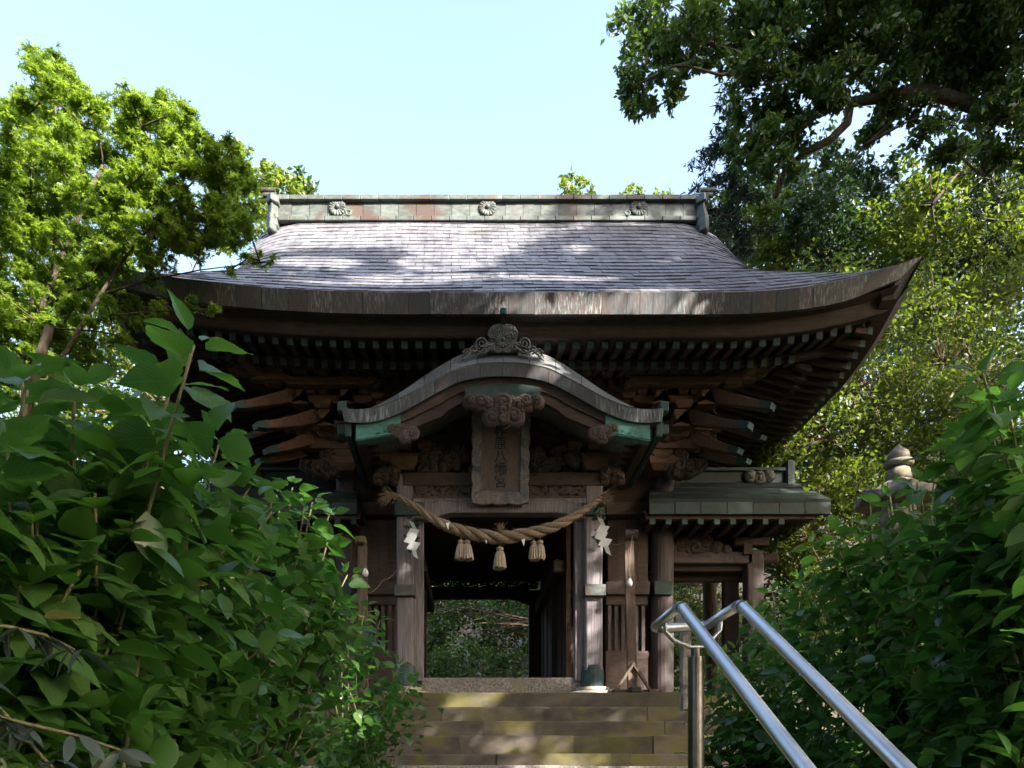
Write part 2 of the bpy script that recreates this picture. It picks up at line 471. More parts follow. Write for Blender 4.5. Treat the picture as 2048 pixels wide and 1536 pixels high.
# tile courses
arc = [0.]
tt_ = [TT * i / 400 for i in range(401)]
for i in range(400):
    arc.append(arc[-1] + math.hypot(tt_[i + 1] - tt_[i], zc(tt_[i + 1]) - zc(tt_[i])))
NR = 22
course = [float(np.interp(arc[-1] * k / NR, arc, tt_)) for k in range(NR + 1)]
tiles = []
TW = .235
for k in range(NR):
    t0, t1 = course[k], course[k + 1] + .012
    t1 = min(t1, TT)
    h0, h1 = hw(t0), hw(t1)
    off = (k % 2) * TW / 2 + rnd.uniform(-.02, .02)
    n = int(h0 / TW) + 2
    for j in range(-n, n + 1):
        a, b_ = j * TW + off, (j + 1) * TW + off
        a0, b0 = max(a, -h0), min(b_, h0)
        a1, b1 = max(a, -h1), min(b_, h1)
        if b0 - a0 < .03: continue
        if b1 < a1 + .01:
            md_ = max(-h1, min(h1, (a + b_) / 2)); a1, b1 = md_ - .005, md_ + .005
        g = .0032
        lo = .016 + rnd.uniform(-.004, .005)
        q = [S(a0 + g, t0, .0), S(b0 - g, t0, .0), S(b1 - g, t1, -.004), S(a1 + g, t1, -.004),
             S(a0 + g, t0, lo), S(b0 - g, t0, lo + rnd.uniform(-.004, .004)), S(b1 - g, t1, .006), S(a1 + g, t1, .006)]
        tint = min(1, max(0, rnd.gauss(.48, .15)))
        tiles.append((q, tint, t0, abs(a0)))
tiles.sort(key=lambda e: (round(e[2], 3), e[3]))
big, rest = tiles[:300], tiles[300:]
for q, tn, *_ in big:
    MB().hexa(q).build('roof_tile', 'roof_copper', main_roof, tint=tn)
mb = MB(); tl = []
for q, tn, *_ in rest:
    mb.hexa(q); tl += [tn] * 6
o = mb.build('upper_roof_tiles', 'roof_copper', main_roof, tint=tl)
o['kind'] = 'stuff'

# fascia panels on the front eave, leaning outwards
FH = .205
def FT(xo):  return Vector((AX(D0) + xo, D0 - .03, ZE + lift(xo / W0) + .015))
def FB(xo):
    return Vector((AX(D0) + xo - math.copysign(.23 * sm(abs(xo), 3.5, W0), xo), D0 + .005, ZE + lift(xo / W0) * .97 - FH))
NP = 34
edges = [-W0 + 2 * W0 * k / NP + (rnd.uniform(-.04, .04) if 0 < k < NP else 0) for k in range(NP + 1)]
for k in range(NP):
    a, b_ = edges[k] + .002, edges[k + 1] - .002
    mb = MB()
    sub = 2
    for q in range(sub):
        u0, u1 = a + (b_ - a) * q / sub, a + (b_ - a) * (q + 1) / sub
        dy = Vector((0, .05, 0))
        j = Vector((0, rnd.uniform(-.003, .003), 0))
        mb.hexa([FB(u0) + j, FB(u1) + j, FB(u1) + dy, FB(u0) + dy, FT(u0) + j, FT(u1) + j, FT(u1) + dy, FT(u0) + dy])
    mb.build('eave_panel', 'eave_copper', gate)
# side fascia
for sg in (-1, 1):
    for k in range(14):
        ya, yb = D0 + .0 + (YB - D0) * k / 14 + .003, D0 + (YB - D0) * (k + 1) / 14 - .003
        q = []
        for lo in (1, 0):
            for (y, dx) in ((ya, 0), (yb, 0), (yb, -.05), (ya, -.05)):
                l = lift(sg * abs(y - YR) / TT)
                ins = .23 * lo
                yy = y if lo == 0 else YR + (y - YR) * (TT - .1) / TT
                q.append((AX(D0) + sg * (W0 - ins + dx + .0), yy, ZE + l + .012 - (FH + .012) * lo))
        MB().hexa(q).build('eave_panel', 'eave_copper', gate)

# under-eave: beam, soffit, two tiers of rafters
def under(xo, y, dz):           # point under the front eave
    f = (y - D0)
    return Vector((AX(D0) + xo, y, ZE + lift(xo / W0) * max(.0, 1 - .12 * f) - FH + dz + .17 * f))
mb = MB()
NB = 48
rA, rB, rC, rD = [], [], [], []
for j in range(NB + 1):
    xo = -4.36 + 8.72 * j / NB
    rA.append(under(xo, D0 + .06, .03)); rB.append(under(xo, D0 + .17, -.02)); rC.append(under(xo, D0 + .21, -.175)); rD.append(under(xo, D0 + .34, -.19))
mb.grid([rA, rB, rC, rD])
mb.build('eave_beam', 'timber', gate, bevel=0)
mb = MB()
mb.grid([[under(-4.25 + 8.5 * j / NB, D0 + y, -.165) for j in range(NB + 1)] for y in (.2, .5, .8)])
mb.grid([[under(-3.95 + 7.9 * j / NB, D0 + y, -.235 + .12 * (y - .8)) for j in range(NB + 1)] for y in (.78, 1.2, 1.75)])
mb.build('soffit', 'timber', gate)
mb = MB()
mb.bar([under(-3.95 + 7.9 * j / NB, D0 + .74, -.285) for j in range(NB + 1)], .08, .075)
mb.build('eave_purlin', 'timber', gate)
RS = .163
def rafter(p0, p1, w_, h_, capm):
    o = MB().bar([p0, p1], w_, h_).build('rafter', 'timber', gate)
    d = (p0 - p1).normalized()
    if capm:
        MB().bar([p0 + d * .012, p0 - d * .05], w_ + .010, h_ + .010).build('rafter_cap', capm, o)
for k in range(-25, 26):
    xo = k * RS
    room = 4.28 - abs(xo)
    if room > .25:
        y1 = D0 + min(.78, .2 + room)
        rafter(under(xo, D0 + .30, -.22), under(xo, y1, -.215), .062, .075, 'cap_dark')
    room = 3.6 - abs(xo)
    if room > .15:
        y1 = D0 + min(1.72, .68 + room)
        rafter(under(xo, D0 + .66, -.325), under(xo, y1, -.325 + .12 * (y1 - D0 - .66)), .062, .075, 'cap_dark')
def under_s(sg, xin, y, dz):    # point under a side eave; xin measured inwards from the eave
    l = lift(sg * abs(y - YR) / TT)
    return Vector((AX(D0) + sg * (W0 - xin), y, ZE + l * max(0, 1 - .12 * xin) - FH + dz + .17 * xin))
for sg in (-1, 1):
    mb = MB()
    ys = [D0 + .1 + (YB - D0 - .2) * j / 30 for j in range(31)]
    mb.grid([[under_s(sg, .05, y, .03) for y in ys], [under_s(sg, .20, y, -.15) for y in ys], [under_s(sg, .38, y, -.19) for y in ys], [under_s(sg, .4, y, 0) for y in ys]])
    mb.build('eave_beam', 'timber', gate)
    mb = MB()
    mb.grid([[under_s(sg, .3, D0 + .35 + (YB - D0 - .7) * j / 30, -.165) for j in range(31)], [under_s(sg, .9, D0 + .95 + (YB - D0 - 1.9) * j / 30, -.165) for j in range(31)]])
    mb.grid([[under_s(sg, .88, D0 + .95 + (YB - D0 - 1.9) * j / 30, -.235) for j in range(31)], [under_s(sg, 2.4, D0 + 1.6 + (YB - D0 - 3.2) * j / 30, -.06) for j in range(31)]])
    mb.build('soffit', 'timber', gate)
    mb = MB().bar([under_s(sg, .84, D0 + .9 + (YB - D0 - 1.8) * j / 20, -.285) for j in range(21)], .08, .075)
    mb.build('eave_purlin', 'timber', gate)
    n = int((YB - D0 - .6) / RS)
    for k in range(n):
        y = D0 + .42 + k * RS
        room = min(y - D0, YB - y)
        if room > .3:
            x1 = min(.92, .1 + room)
            rafter(under_s(sg, .34, y, -.215), under_s(sg, x1, y, -.215), .062, .075, 'cap_dark' if y < YR else None)
        if room > .9:
            x1 = min(2.3, .1 + room)
            rafter(under_s(sg, .80, y, -.325), under_s(sg, x1, y, -.325 + .12 * (x1 - .8)), .062, .075, None)
    # hip rafter with its copper end
    for yy, s2 in ((D0, 1), (YB, -1)):
        p0 = Vector((AX(D0) + sg * (W0 - .42), yy + s2 * .42, ZE + lift(sg) * .93 - FH - .20))
        p1 = Vector((AX(D0) + sg * (W0 - 2.2), yy + s2 * 2.2, ZE - FH - .05))
        o = MB().bar([p0, p0.lerp(p1, .3), p1], .15, .17).build('hip_rafter', 'timber', gate)
        if s2 == 1:
            dr = (p0 - p1).normalized()
            MB().bar([p0 + dr * .03, p0 - dr * .30], .175, .195).build('hip_rafter_cap', 'verdigris', o, bevel=.01)

# ridge
dR = YR - .12
mb = MB().pbox(548, 1402, 400, 440, dR + .02, .3)
ridge = mb.build('ridge', 'timber_dark', gate)
NPn = 24
for k in range(NPn):
    a = 548 + (1402 - 548) * k / NPn; b_ = 548 + (1402 - 548) * (k + 1) / NPn
    MB().pbox(a + .4, b_ - .4, 399, 432, dR + rnd.uniform(-.004, .004), .03).build('ridge_panel', 'ridge_copper', ridge)
    a2, b2 = a - 6, b_ - 6
    MB().pbox(a2 + .4, b2 - .4, 388.5, 398, dR - .06 + rnd.uniform(-.003, .003), .42).build('ridge_cap', 'ridge_copper', ridge, bevel=.006)
    MB().pbox(a2 + .4, b2 - .4, 431, 440, dR - .045 + rnd.uniform(-.003, .003), .1).build('ridge_skirt', 'ridge_copper', ridge, bevel=.006)
def flower(cx, cz, y, r, parent, mat, n=16):
    mb = MB()
    for i in range(n):
        a0 = 2 * math.pi * i / n
        prof = [(.22, .0, .10), (.55, .5, .165), (.85, .62, .19), (1.0, .35, .10)]
        vs = []
        for rr, hh, ww in prof:
            c = Vector((math.cos(a0), 0, math.sin(a0))); t = Vector((-math.sin(a0), 0, math.cos(a0)))
            for s_, kk in ((-1, .25), (0, 1), (1, .25)):
                vs.append(Vector((cx, y, cz)) + c * rr * r + t * s_ * ww * r * (.98 if s_ else 1) + Vector((0, -1, 0)) * r * (.18 + .22 * hh * kk))
        mb.add(vs, [(i_ * 3 + j, i_ * 3 + j + 1, (i_ + 1) * 3 + j + 1, (i_ + 1) * 3 + j) for i_ in range(3) for j in range(2)])
    ring = [(.97 * r, 0.), (.97 * r, .2 * r), (.3 * r, .2 * r)]
    m = 24
    vs = [(cx + rr * math.cos(2 * math.pi * q / m), y - hh, cz + rr * math.sin(2 * math.pi * q / m)) for rr, hh in ring for q in range(m)]
    mb.add(vs, [(i * m + q, i * m + (q + 1) % m, (i + 1) * m + (q + 1) % m, (i + 1) * m + q) for i in range(2) for q in range(m)])
    dome = [(.26 * r, .18 * r), (.26 * r, .36 * r), (.16 * r, .46 * r), (.02 * r, .5 * r)]
    vs = [(cx + rr * math.cos(2 * math.pi * q / 12), y - hh, cz + rr * math.sin(2 * math.pi * q / 12)) for rr, hh in dome for q in range(12)]
    mb.add(vs, [(i * 12 + q, i * 12 + (q + 1) % 12, (i + 1) * 12 + (q + 1) % 12, (i + 1) * 12 + q) for i in range(3) for q in range(12)])
    return mb.build('flower_crest', mat, parent)
for px, rx in ((675, 697), (975, None), (1277, 1255)):
    p = P(px, 416, dR)
    flower(p.x, p.z, dR, .128, ridge, 'ridge_copper')
    if rx:
        c = P(rx, 426, dR - .05)
        MB().tube([c + Vector((.035 * math.cos(a), 0, .035 * math.sin(a))) for a in [2 * math.pi * i / 12 for i in range(13)]], .012, 6).build('ridge_ring', 'ridge_copper', ridge)
for sg in (-1, 1):
    # stacked end ornament
    cx = 543 if sg < 0 else 1408
    mb = MB()
    y0 = dR - .16
    for (a, b_, c, d_, e) in ((-12, 12, 385, 400, .0), (-9, 10, 398, 416, .05), (-11, 11, 414, 428, .02), (-9, 11, 427, 442, -.02), (-12, 10, 440, 452, -.06), (-10, 8, 451, 466, -.09)):
        s_ = 1 if sg > 0 else -1
        x0, x1 = sorted((cx + a * s_, cx + b_ * s_))
        xa, xb, xm = X(x0, y0), X(x1, y0), X((x0 + x1) / 2, y0)
        z0, z1 = Z(d_, y0), Z(c, y0)
        yy = y0 + e
        mb.add([(xa, yy + .06, z0), (xm, yy - .05, z0 - .02), (xb, yy + .06, z0), (xb, yy + .45, z0), (xa, yy + .45, z0),
                (xa, yy + .06, z1), (xm, yy - .05, z1 - .02), (xb, yy + .06, z1), (xb, yy + .45, z1), (xa, yy + .45, z1)],
               [(4, 3, 2, 1, 0), (5, 6, 7, 8, 9), (0, 1, 6, 5), (1, 2, 7, 6), (2, 3, 8, 7), (3, 4, 9, 8), (4, 0, 5, 9)])
    o = mb.build('ridge_end_ornament', 'ridge_copper', gate, bevel=.012)
    for yq in (381, 391):
        c = P(cx, yq, y0 + .15)
        MB().tube([c + Vector((-sg * .06, 0, 0)), c + Vector((sg * .17 * (1 if yq < 385 else .75), 0, 0))], .038, 10).build('ridge_end_roll', 'ridge_copper', o, smooth=False)

# ------------------------------------------------------------------ gate body: columns, walls, brackets
def mir(px): return 2012 - px
DC = 9.9
for px in (694, mir(694) + 6):
    x = X(px, DC + .15)
    mb = MB().lathe([(.150, PLAT + .12), (.150, Z(948, DC))], (x, DC + .15, 0), 20)
    c = mb.build('column', 'timber_v', gate, smooth=False)
    MB().lathe([(.24, PLAT - .02), (.24, PLAT + .05), (.19, PLAT + .12), (.16, PLAT + .125)], (x, DC + .15, 0), 20).build('plinth', 'pale_stone', c, smooth=True)
    xr = X(px, 13.1); 
    mb = MB().lathe([(.150, PLAT), (.150, Z(1000, 12))], (X(px, DC + .15) - .1, 13.1, 0), 16)
    mb.build('column', 'timber_dark', gate)
# upper wall behind the brackets and lower frame
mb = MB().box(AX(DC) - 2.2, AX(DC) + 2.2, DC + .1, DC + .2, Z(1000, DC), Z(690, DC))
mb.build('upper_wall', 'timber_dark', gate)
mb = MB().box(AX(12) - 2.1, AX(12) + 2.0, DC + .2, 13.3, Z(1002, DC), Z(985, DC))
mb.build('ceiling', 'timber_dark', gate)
# side bays: plank panel, lattice window, rails
for sg in (0, 1):
    def q(a): return mir(a) if sg else a
    def pb(a, b_, c, d_, d, th):
        x0, x1 = sorted((q(a), q(b_))); return MB().pbox(x0, x1, c, d_, d, th)
    d = DC + .06
    for i in range(4):
        a = 716 + i * 20; pb(a + .3, a + 19.7, 1040, 1166, d + .04 + rnd.uniform(-.004, .004), .05).build('wall_board', 'timber', gate)
    pb(712, 800, 1003, 1029, d - .06, .14).build('head_rail', 'timber', gate, bevel=.008)
    o = pb(712, 800, 1163, 1189, d - .06, .14).build('middle_rail', 'timber', gate, bevel=.008)
    pb(716, 800, 1189, 1210, d, .08).build('window_head', 'timber', gate, bevel=.01)
    for i in range(6):
        a = 722 + i * 13.5; pb(a, a + 6.5, 1208, 1304, d + .02, .03).build('lattice_bar', 'timber_v', gate)
    pb(716, 800, 1302, 1392, d, .08).build('window_sill_board', 'timber', gate)
    pb(700, 800, 1205, 1305, d + .25, .03).build('window_back', 'timber_dark', gate)
    # copper-wrapped beam ends outside the columns
    pb(664, 716, 1003, 1028, DC - .03, .36).build('beam_wrap', 'verdigris', gate, bevel=.006)
    pb(703, 667, 1162, 1189, DC - .03, .36).build('beam_wrap', 'verdigris', gate, bevel=.006)
# inner passage walls and rear frame
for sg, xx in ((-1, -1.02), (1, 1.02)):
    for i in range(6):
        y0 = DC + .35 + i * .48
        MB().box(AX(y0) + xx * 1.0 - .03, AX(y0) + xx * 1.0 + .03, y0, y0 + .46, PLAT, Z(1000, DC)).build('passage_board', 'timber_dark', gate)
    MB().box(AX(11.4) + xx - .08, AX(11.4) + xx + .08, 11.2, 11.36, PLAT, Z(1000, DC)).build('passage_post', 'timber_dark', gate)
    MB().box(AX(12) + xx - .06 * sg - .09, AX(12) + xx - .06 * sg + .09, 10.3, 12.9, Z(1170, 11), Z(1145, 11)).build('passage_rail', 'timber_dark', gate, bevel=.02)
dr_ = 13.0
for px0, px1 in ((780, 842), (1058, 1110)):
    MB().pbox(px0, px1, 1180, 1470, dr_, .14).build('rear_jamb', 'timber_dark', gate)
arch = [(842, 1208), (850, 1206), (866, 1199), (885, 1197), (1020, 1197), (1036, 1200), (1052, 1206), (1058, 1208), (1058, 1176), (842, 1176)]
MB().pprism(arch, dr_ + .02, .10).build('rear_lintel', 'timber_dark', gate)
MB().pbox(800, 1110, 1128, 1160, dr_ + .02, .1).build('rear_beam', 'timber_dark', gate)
def openwork(px0, px1, py0, py1, d, th, nx, nz, frac, seed, parent, mat, name='openwork_panel'):
    """a thin board pierced by small irregular openings"""
    rg = random.Random(seed); mb = MB()
    pts = {}
    for i in range(nx + 1):
        for j in range(nz + 1):
            jx = rg.uniform(-.35, .35) if 0 < i < nx else 0
            jz = rg.uniform(-.35, .35) if 0 < j < nz else 0
            p = P(px0 + (px1 - px0) * (i + jx) / nx, py0 + (py1 - py0) * (j + jz) / nz, d); pts[i, j] = p
    for i in range(nx):
        for j in range(nz):
            q = [pts[i, j], pts[i, j + 1], pts[i + 1, j + 1], pts[i + 1, j]]
            hole = 0 < j < nz - 1 and rg.random() < frac
            if not hole:
                mb.add(q, [(0, 1, 2, 3)])
            else:
                c = (q[0] + q[1] + q[2] + q[3]) / 4
                s_ = rg.uniform(.3, .62)
                inn = [p.lerp(c, s_ + rg.uniform(-.12, .12)) for p in q]
                mb.add(q + inn, [(0, 1, 5, 4), (1, 2, 6, 5), (2, 3, 7, 6), (3, 0, 4, 7)])
    return mb.build(name, mat, parent, solid=th)
openwork(842, 1076, 1158, 1178, dr_ + .07, .03, 46, 5, .55, 3, gate, 'timber_dark')
openwork(842, 1076, 1112, 1130, dr_ + .07, .03, 18, 3, .6, 5, gate, 'timber_dark')
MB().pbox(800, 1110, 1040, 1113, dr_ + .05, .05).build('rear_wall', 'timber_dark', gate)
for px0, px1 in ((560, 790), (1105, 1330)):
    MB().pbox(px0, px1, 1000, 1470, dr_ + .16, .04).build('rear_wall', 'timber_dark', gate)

# brackets under the eave
def masu(px, py, w_, h_, d, dep=.16, mat='timber'):
    x, z0, z1, hwid = X(px, d), Z(py + h_ / 2, d), Z(py - h_ / 2, d), w_ * d / F / 2
    t, zm = hwid * .68, z0 + (z1 - z0) * .45
    k = dep / 2
    q = lambda r, z, e: [(x - r, d - e, z), (x + r, d - e, z), (x + r, d + k, z), (x - r, d + k, z)]
    a, b_, c = q(t, z0, k * .7), q(hwid, zm, k), q(hwid, z1, k)
    mb = MB().add(a + b_ + c, [(3, 2, 1, 0), (8, 9, 10, 11)] + [(i, (i + 1) % 4, 4 + (i + 1) % 4, 4 + i) for i in range(4)] + [(4 + i, 4 + (i + 1) % 4, 8 + (i + 1) % 4, 8 + i) for i in range(4)])
    return mb.build('bearing_block', 'timber_bounce_lit', gate, bevel=.004)
def arm(px0, px1, py0, py1, d, th=.11):
    h = py1 - py0; r = h * .9
    pts = [(px0, py0), (px1, py0), (px1, py0 + h * .35), (px1 - r * .25, py0 + h * .75), (px1 - r, py1), (px0 + r, py1), (px0 + r * .25, py0 + h * .75), (px0, py0 + h * .35)]
    return MB().pprism(pts, d - th / 2, th).build('bracket_arm', 'timber_bounce_lit', gate, bevel=.004)
MB().bar([(X(470, 9.15), 9.15, Z(722, 9.15)), (X(1545, 9.15), 9.15, Z(722, 9.15))], .12, .19).build('frieze_beam', 'timber_bounce_lit', gate, bevel=.006)
MB().bar([(X(560, 9.5), 9.5, Z(785, 9.5)), (X(1455, 9.5), 9.5, Z(785, 9.5))], .06, .30).build('bracket_backboard', 'timber_bounce_lit', gate)
MB().bar([(X(590, 9.75), 9.75, Z(860, 9.75)), (X(1430, 9.75), 9.75, Z(860, 9.75))], .08, .62).build('bracket_backboard', 'timber_dark', gate)
for sg in (0, 1):
    def q(a): return mir(a) if sg else a
    def A(a, b_, c, d_, d, th=.11):
        x0, x1 = sorted((q(a), q(b_))); arm(x0, x1, c, d_, d, th)
    for px in (599, 640, 690, 735): masu(q(px), 741, 30, 20, 9.25)
    A(566, 752, 752, 768, 9.25)
    for px in (600, 690, 745): masu(q(px), 772, 36, 15, 9.33)
    for px in (600, 690): A(px - 9, px + 9, 778, 806, 9.36, .2)
    A(608, 745, 790, 806, 9.45)
    for px in (622, 648, 690, 730): masu(q(px), 785, 22, 13, 9.42)
    masu(q(646), 812, 36, 16, 9.42)
    A(637, 663, 818, 850, 9.46, .24)
    A(560, 700, 842, 860, 9.55)
    for px in (610, 650, 690): masu(q(px), 868, 32, 16, 9.6)
    A(600, 720, 876, 896, 9.65)
    masu(q(690), 905, 44, 22, 9.7)
    masu(q(690), 936, 60, 26, 9.85, .4)
    # strut with a block at the corner
    A(539, 556, 692, 758, 9.2, .12)
    masu(q(547), 762, 40, 16, 9.25)
    masu(q(547), 700, 34, 18, 9.2)
    A(470, 545, 732, 748, 9.22)
    # bar window between the sets
    for px in (765, 786, 807, 828): MB().pbox(*sorted((q(px), q(px + 9))), 730, 776, 9.4, .04).build('window_bar', 'timber_bounce_lit', gate)
    MB().pbox(*sorted((q(752), q(850))), 729, 737, 9.38, .06).build('window_head', 'timber', gate)
    MB().pbox(*sorted((q(752), q(850))), 772, 782, 9.38, .06).build('window_sill', 'timber', gate)
    # tail rafters sweeping out to the corner, copper tips
    for (r0, m0, t0, w_, da, db) in (((612, 782), (560, 800), (486, 812), .13, 9.55, 8.95), ((650, 826), (600, 846), (530, 852), .13, 9.62, 9.0),
                                   ((640, 868), (590, 890), (548, 900), .12, 9.7, 9.25), ((600, 830), (545, 858), (500, 872), .10, 9.75, 9.2), ((612, 898), (570, 918), (532, 922), .11, 9.8, 9.4),
                                   ((545, 760), (520, 745), (480, 712), .13, 9.35, 8.95)):
        tip = t0[1] > 730
        a, b_, c = P(q(r0[0]), r0[1], da), P(q(m0[0]), m0[1], (da + db) / 2), P(q(t0[0]), t0[1], db)
        pts = [a.lerp(b_, s_).lerp(b_.lerp(c, s_), s_) for s_ in [i / 8 for i in range(9)]]
        ws = [w_] * 9
        hs = [w_ * (1.55 - .9 * i / 8) for i in range(9)]
        o = MB().bar(pts, ws, hs).build('tail_rafter', 'timber_bounce_lit', gate, bevel=.008)
        if tip:
            e = (pts[-1] - pts[-2]).normalized()
            MB().bar([pts[-1] + e * .13 + Vector((0, 0, .01)), pts[-1] - e * .02], [w_ + .012] * 2, [hs[-1] * .8, hs[-1] + .014]).build('tail_rafter_tip', 'verdigris', o)
for px in [470 + 44 * i for i in range(25)]:
    masu(px, 742 + .9 * math.sin(px), 24, 14, 9.2, .14)
for px in [756, 800, 842, 884, 1128, 1170, 1212, 1256]:
    masu(px, 792, 26, 15, 9.45, .14)
arm(752, 884, 800, 814, 9.47); arm(1128, 1260, 800, 814, 9.47)
# pilgrim name slips pasted under the eave
def slip(px, py, w_, h_, mat_bg, d=9.088):
    p = MB().pbox(px - w_ / 2, px + w_ / 2, py - h_ / 2, py + h_ / 2, d, .004).build('name_slip', mat_bg, gate)
    for k in range(3):
        cx = px - w_ / 2 + w_ * (k + .5) / 3
        mb = MB()
        for a, b_, c, d_ in ((-.3, .3, -.28, -.16), (-.3, .3, .18, .30), (-.06, .06, -.28, .30), (-.32, -.2, -.1, .2)):
            mb.pbox(cx + a * w_ / 3, cx + b_ * w_ / 3, py + a * 2 + c * h_, py + a * 2 + d_ * h_, d - .004 - k * .0007 - abs(a) * .002, .003)
        mb.build('name_slip_writing', 'iron', p)
for px, py in ((655, 702), (734, 712), (768, 706), (1362, 714), (1392, 714)):
    slip(px, py, 25, 17, 'carved_wood')
# ------------------------------------------------------------------ porch with the undulating gable
CX = 1006
DK = 8.2
KO = [0, 43, 74, 94, 109, 141, 156, 188, 203, 235, 255, 289, 323]
KY = [725, 727, 732.5, 738, 745, 762, 770, 788, 796, 809, 815, 819, 816]
def kf(o): return float(np.interp(abs(o), KO, KY))
def kfs(o): return (kf(o - 10) + kf(o - 5) + kf(o) + kf(o + 5) + kf(o + 10)) / 5
def bev(o): return 27 * max(0, 1 - (abs(o) / 265) ** 2)
KPX = [-323 + 646 * k / 14 for k in range(15)]
def KT(o): return P(CX + o, kfs(o), DK)
def KBm(o): return P(CX + o * .985, kfs(o) + 27, DK + .015)
def KU(o):
    b = bev(o); return P(CX + o * (1 + .0), kfs(o) - b, DK + .012 + .30 * b / 27)
porch = MB()
grid = []
oo = [-323 + 646 * j / 60 for j in range(61)]
top = [KU(o) for o in oo]
grid = [top, [Vector((p.x, 8.9, max(p.z, p.z))) for p in top], [Vector((p.x, 9.75, p.z)) for p in top]]
und = [[P(CX + o * .97, kfs(o) + 31, DK + .05) for o in oo], [Vector((P(CX + o * .97, kfs(o) + 31, DK).x, 9.75, Z(kfs(o) + 31, DK))) for o in oo]]
porch.grid(grid); porch.grid(und)
porch_roof = porch.build('porch_roof', 'porch_copper', gate, smooth=True)
for k in range(14):
    a, b_ = KPX[k], KPX[k + 1]
    mb = MB(); dy = Vector((0, .05, 0))
    for s_ in range(4):
        u0, u1 = a + (b_ - a) * s_ / 4 + (.4 if s_ == 0 else 0), a + (b_ - a) * (s_ + 1) / 4 - (.4 if s_ == 3 else 0)
        mb.hexa([KBm(u0), KBm(u1), KBm(u1) + dy, KBm(u0) + dy, KT(u0), KT(u1), KT(u1) + dy, KT(u0) + dy])
    mb.build('porch_edge_panel', 'porch_edge', porch_roof)
for k in range(10):
    a, b_ = -262 + 524 * k / 10, -262 + 524 * (k + 1) / 10
    mb = MB()
    up = Vector((0, -.004, .006))
    seg = [a + (b_ - a) * s_ / 5 for s_ in range(6)]
    seg[0] += .5; seg[-1] -= .5
    lo = [KT(u) + Vector((0, -.008, .004)) for u in seg]; hi = [KU(u) + up for u in seg]
    lo2 = [p + Vector((0, .02, -.03)) for p in lo]
    mb.grid([lo2, lo, hi, [p + Vector((0, .25, .0)) for p in hi]])
    mb.build('porch_top_panel', 'porch_copper', porch_roof)
# bargeboard
LO = [0, 82, 113, 119, 168, 209, 292]
LY = [801, 805, 822, 831, 851, 867, 882]
def lob(o): return float(np.interp(abs(o), LO, LY))
def bargepiece(o0, o1, n, d, th, mat, name, parent=None, ylo=None, yhi=None):
    us = [o0 + (o1 - o0) * j / n for j in range(n + 1)]
    pts = [(CX + u, (yhi(u) if yhi else kfs(u) + 29)) for u in us] + [(CX + u, (ylo(u) if ylo else lob(u))) for u in reversed(us)]
    return MB().pprism(pts, d, th).build(name, mat, parent or gate)
for sg in (-1, 1):
    o_ = bargepiece(sg * .5, sg * 230, 30, DK + .10, .07, 'timber', 'bargeboard')
    bargepiece(sg * .5, sg * 226, 30, DK + .075, .03, 'timber', 'bargeboard_moulding', o_, ylo=lambda u: kfs(u) + 29 + .48 * (lob(u) - kfs(u) - 29))
    cap = bargepiece(sg * 205, sg * 294, 10, DK + .055, .12, 'verdigris_bright', 'bargeboard_end')
    us = [205 + 89 * j / 10 for j in range(11)]
    MB().tube([P(CX + sg * u, lob(u) - 3.5, DK + .052) for u in us], .008, 5).build('bargeboard_end_rim', 'verdigris_bright', cap)
    for (ox, oy, r) in ((212, 852, 7), (222, 860, 8), (236, 864, 6), (216, 868, 5), (250, 868, 5)):
        c = P(CX + sg * ox, oy, DK + .05)
        MB().tube([c + Vector((math.cos(a) * r * .0055 * (1 - a / 14), 0, math.sin(a) * r * .0055 * (1 - a / 14))) for a in [i * .6 for i in range(16)]], .006, 5).build('bargeboard_scroll', 'verdigris_bright', cap)
mid = bargepiece(-76, 76, 16, DK + .06, .06, 'verdigris', 'bargeboard_crown', ylo=lambda u: 806 - 4 * abs(u) / 76 + (9 * max(0, 1 - abs(u) / 30)), yhi=lambda u: kfs(u) + 42)
bargepiece(-76, 76, 20, DK + .035, .03, 'verdigris_bright', 'bargeboard_crown_rim', mid, ylo=lambda u: 807 - 4 * abs(u) / 76 + (9 * max(0, 1 - abs(u) / 30)), yhi=lambda u: 799 - 4 * abs(u) / 76 + (9 * max(0, 1 - abs(u) / 30)))

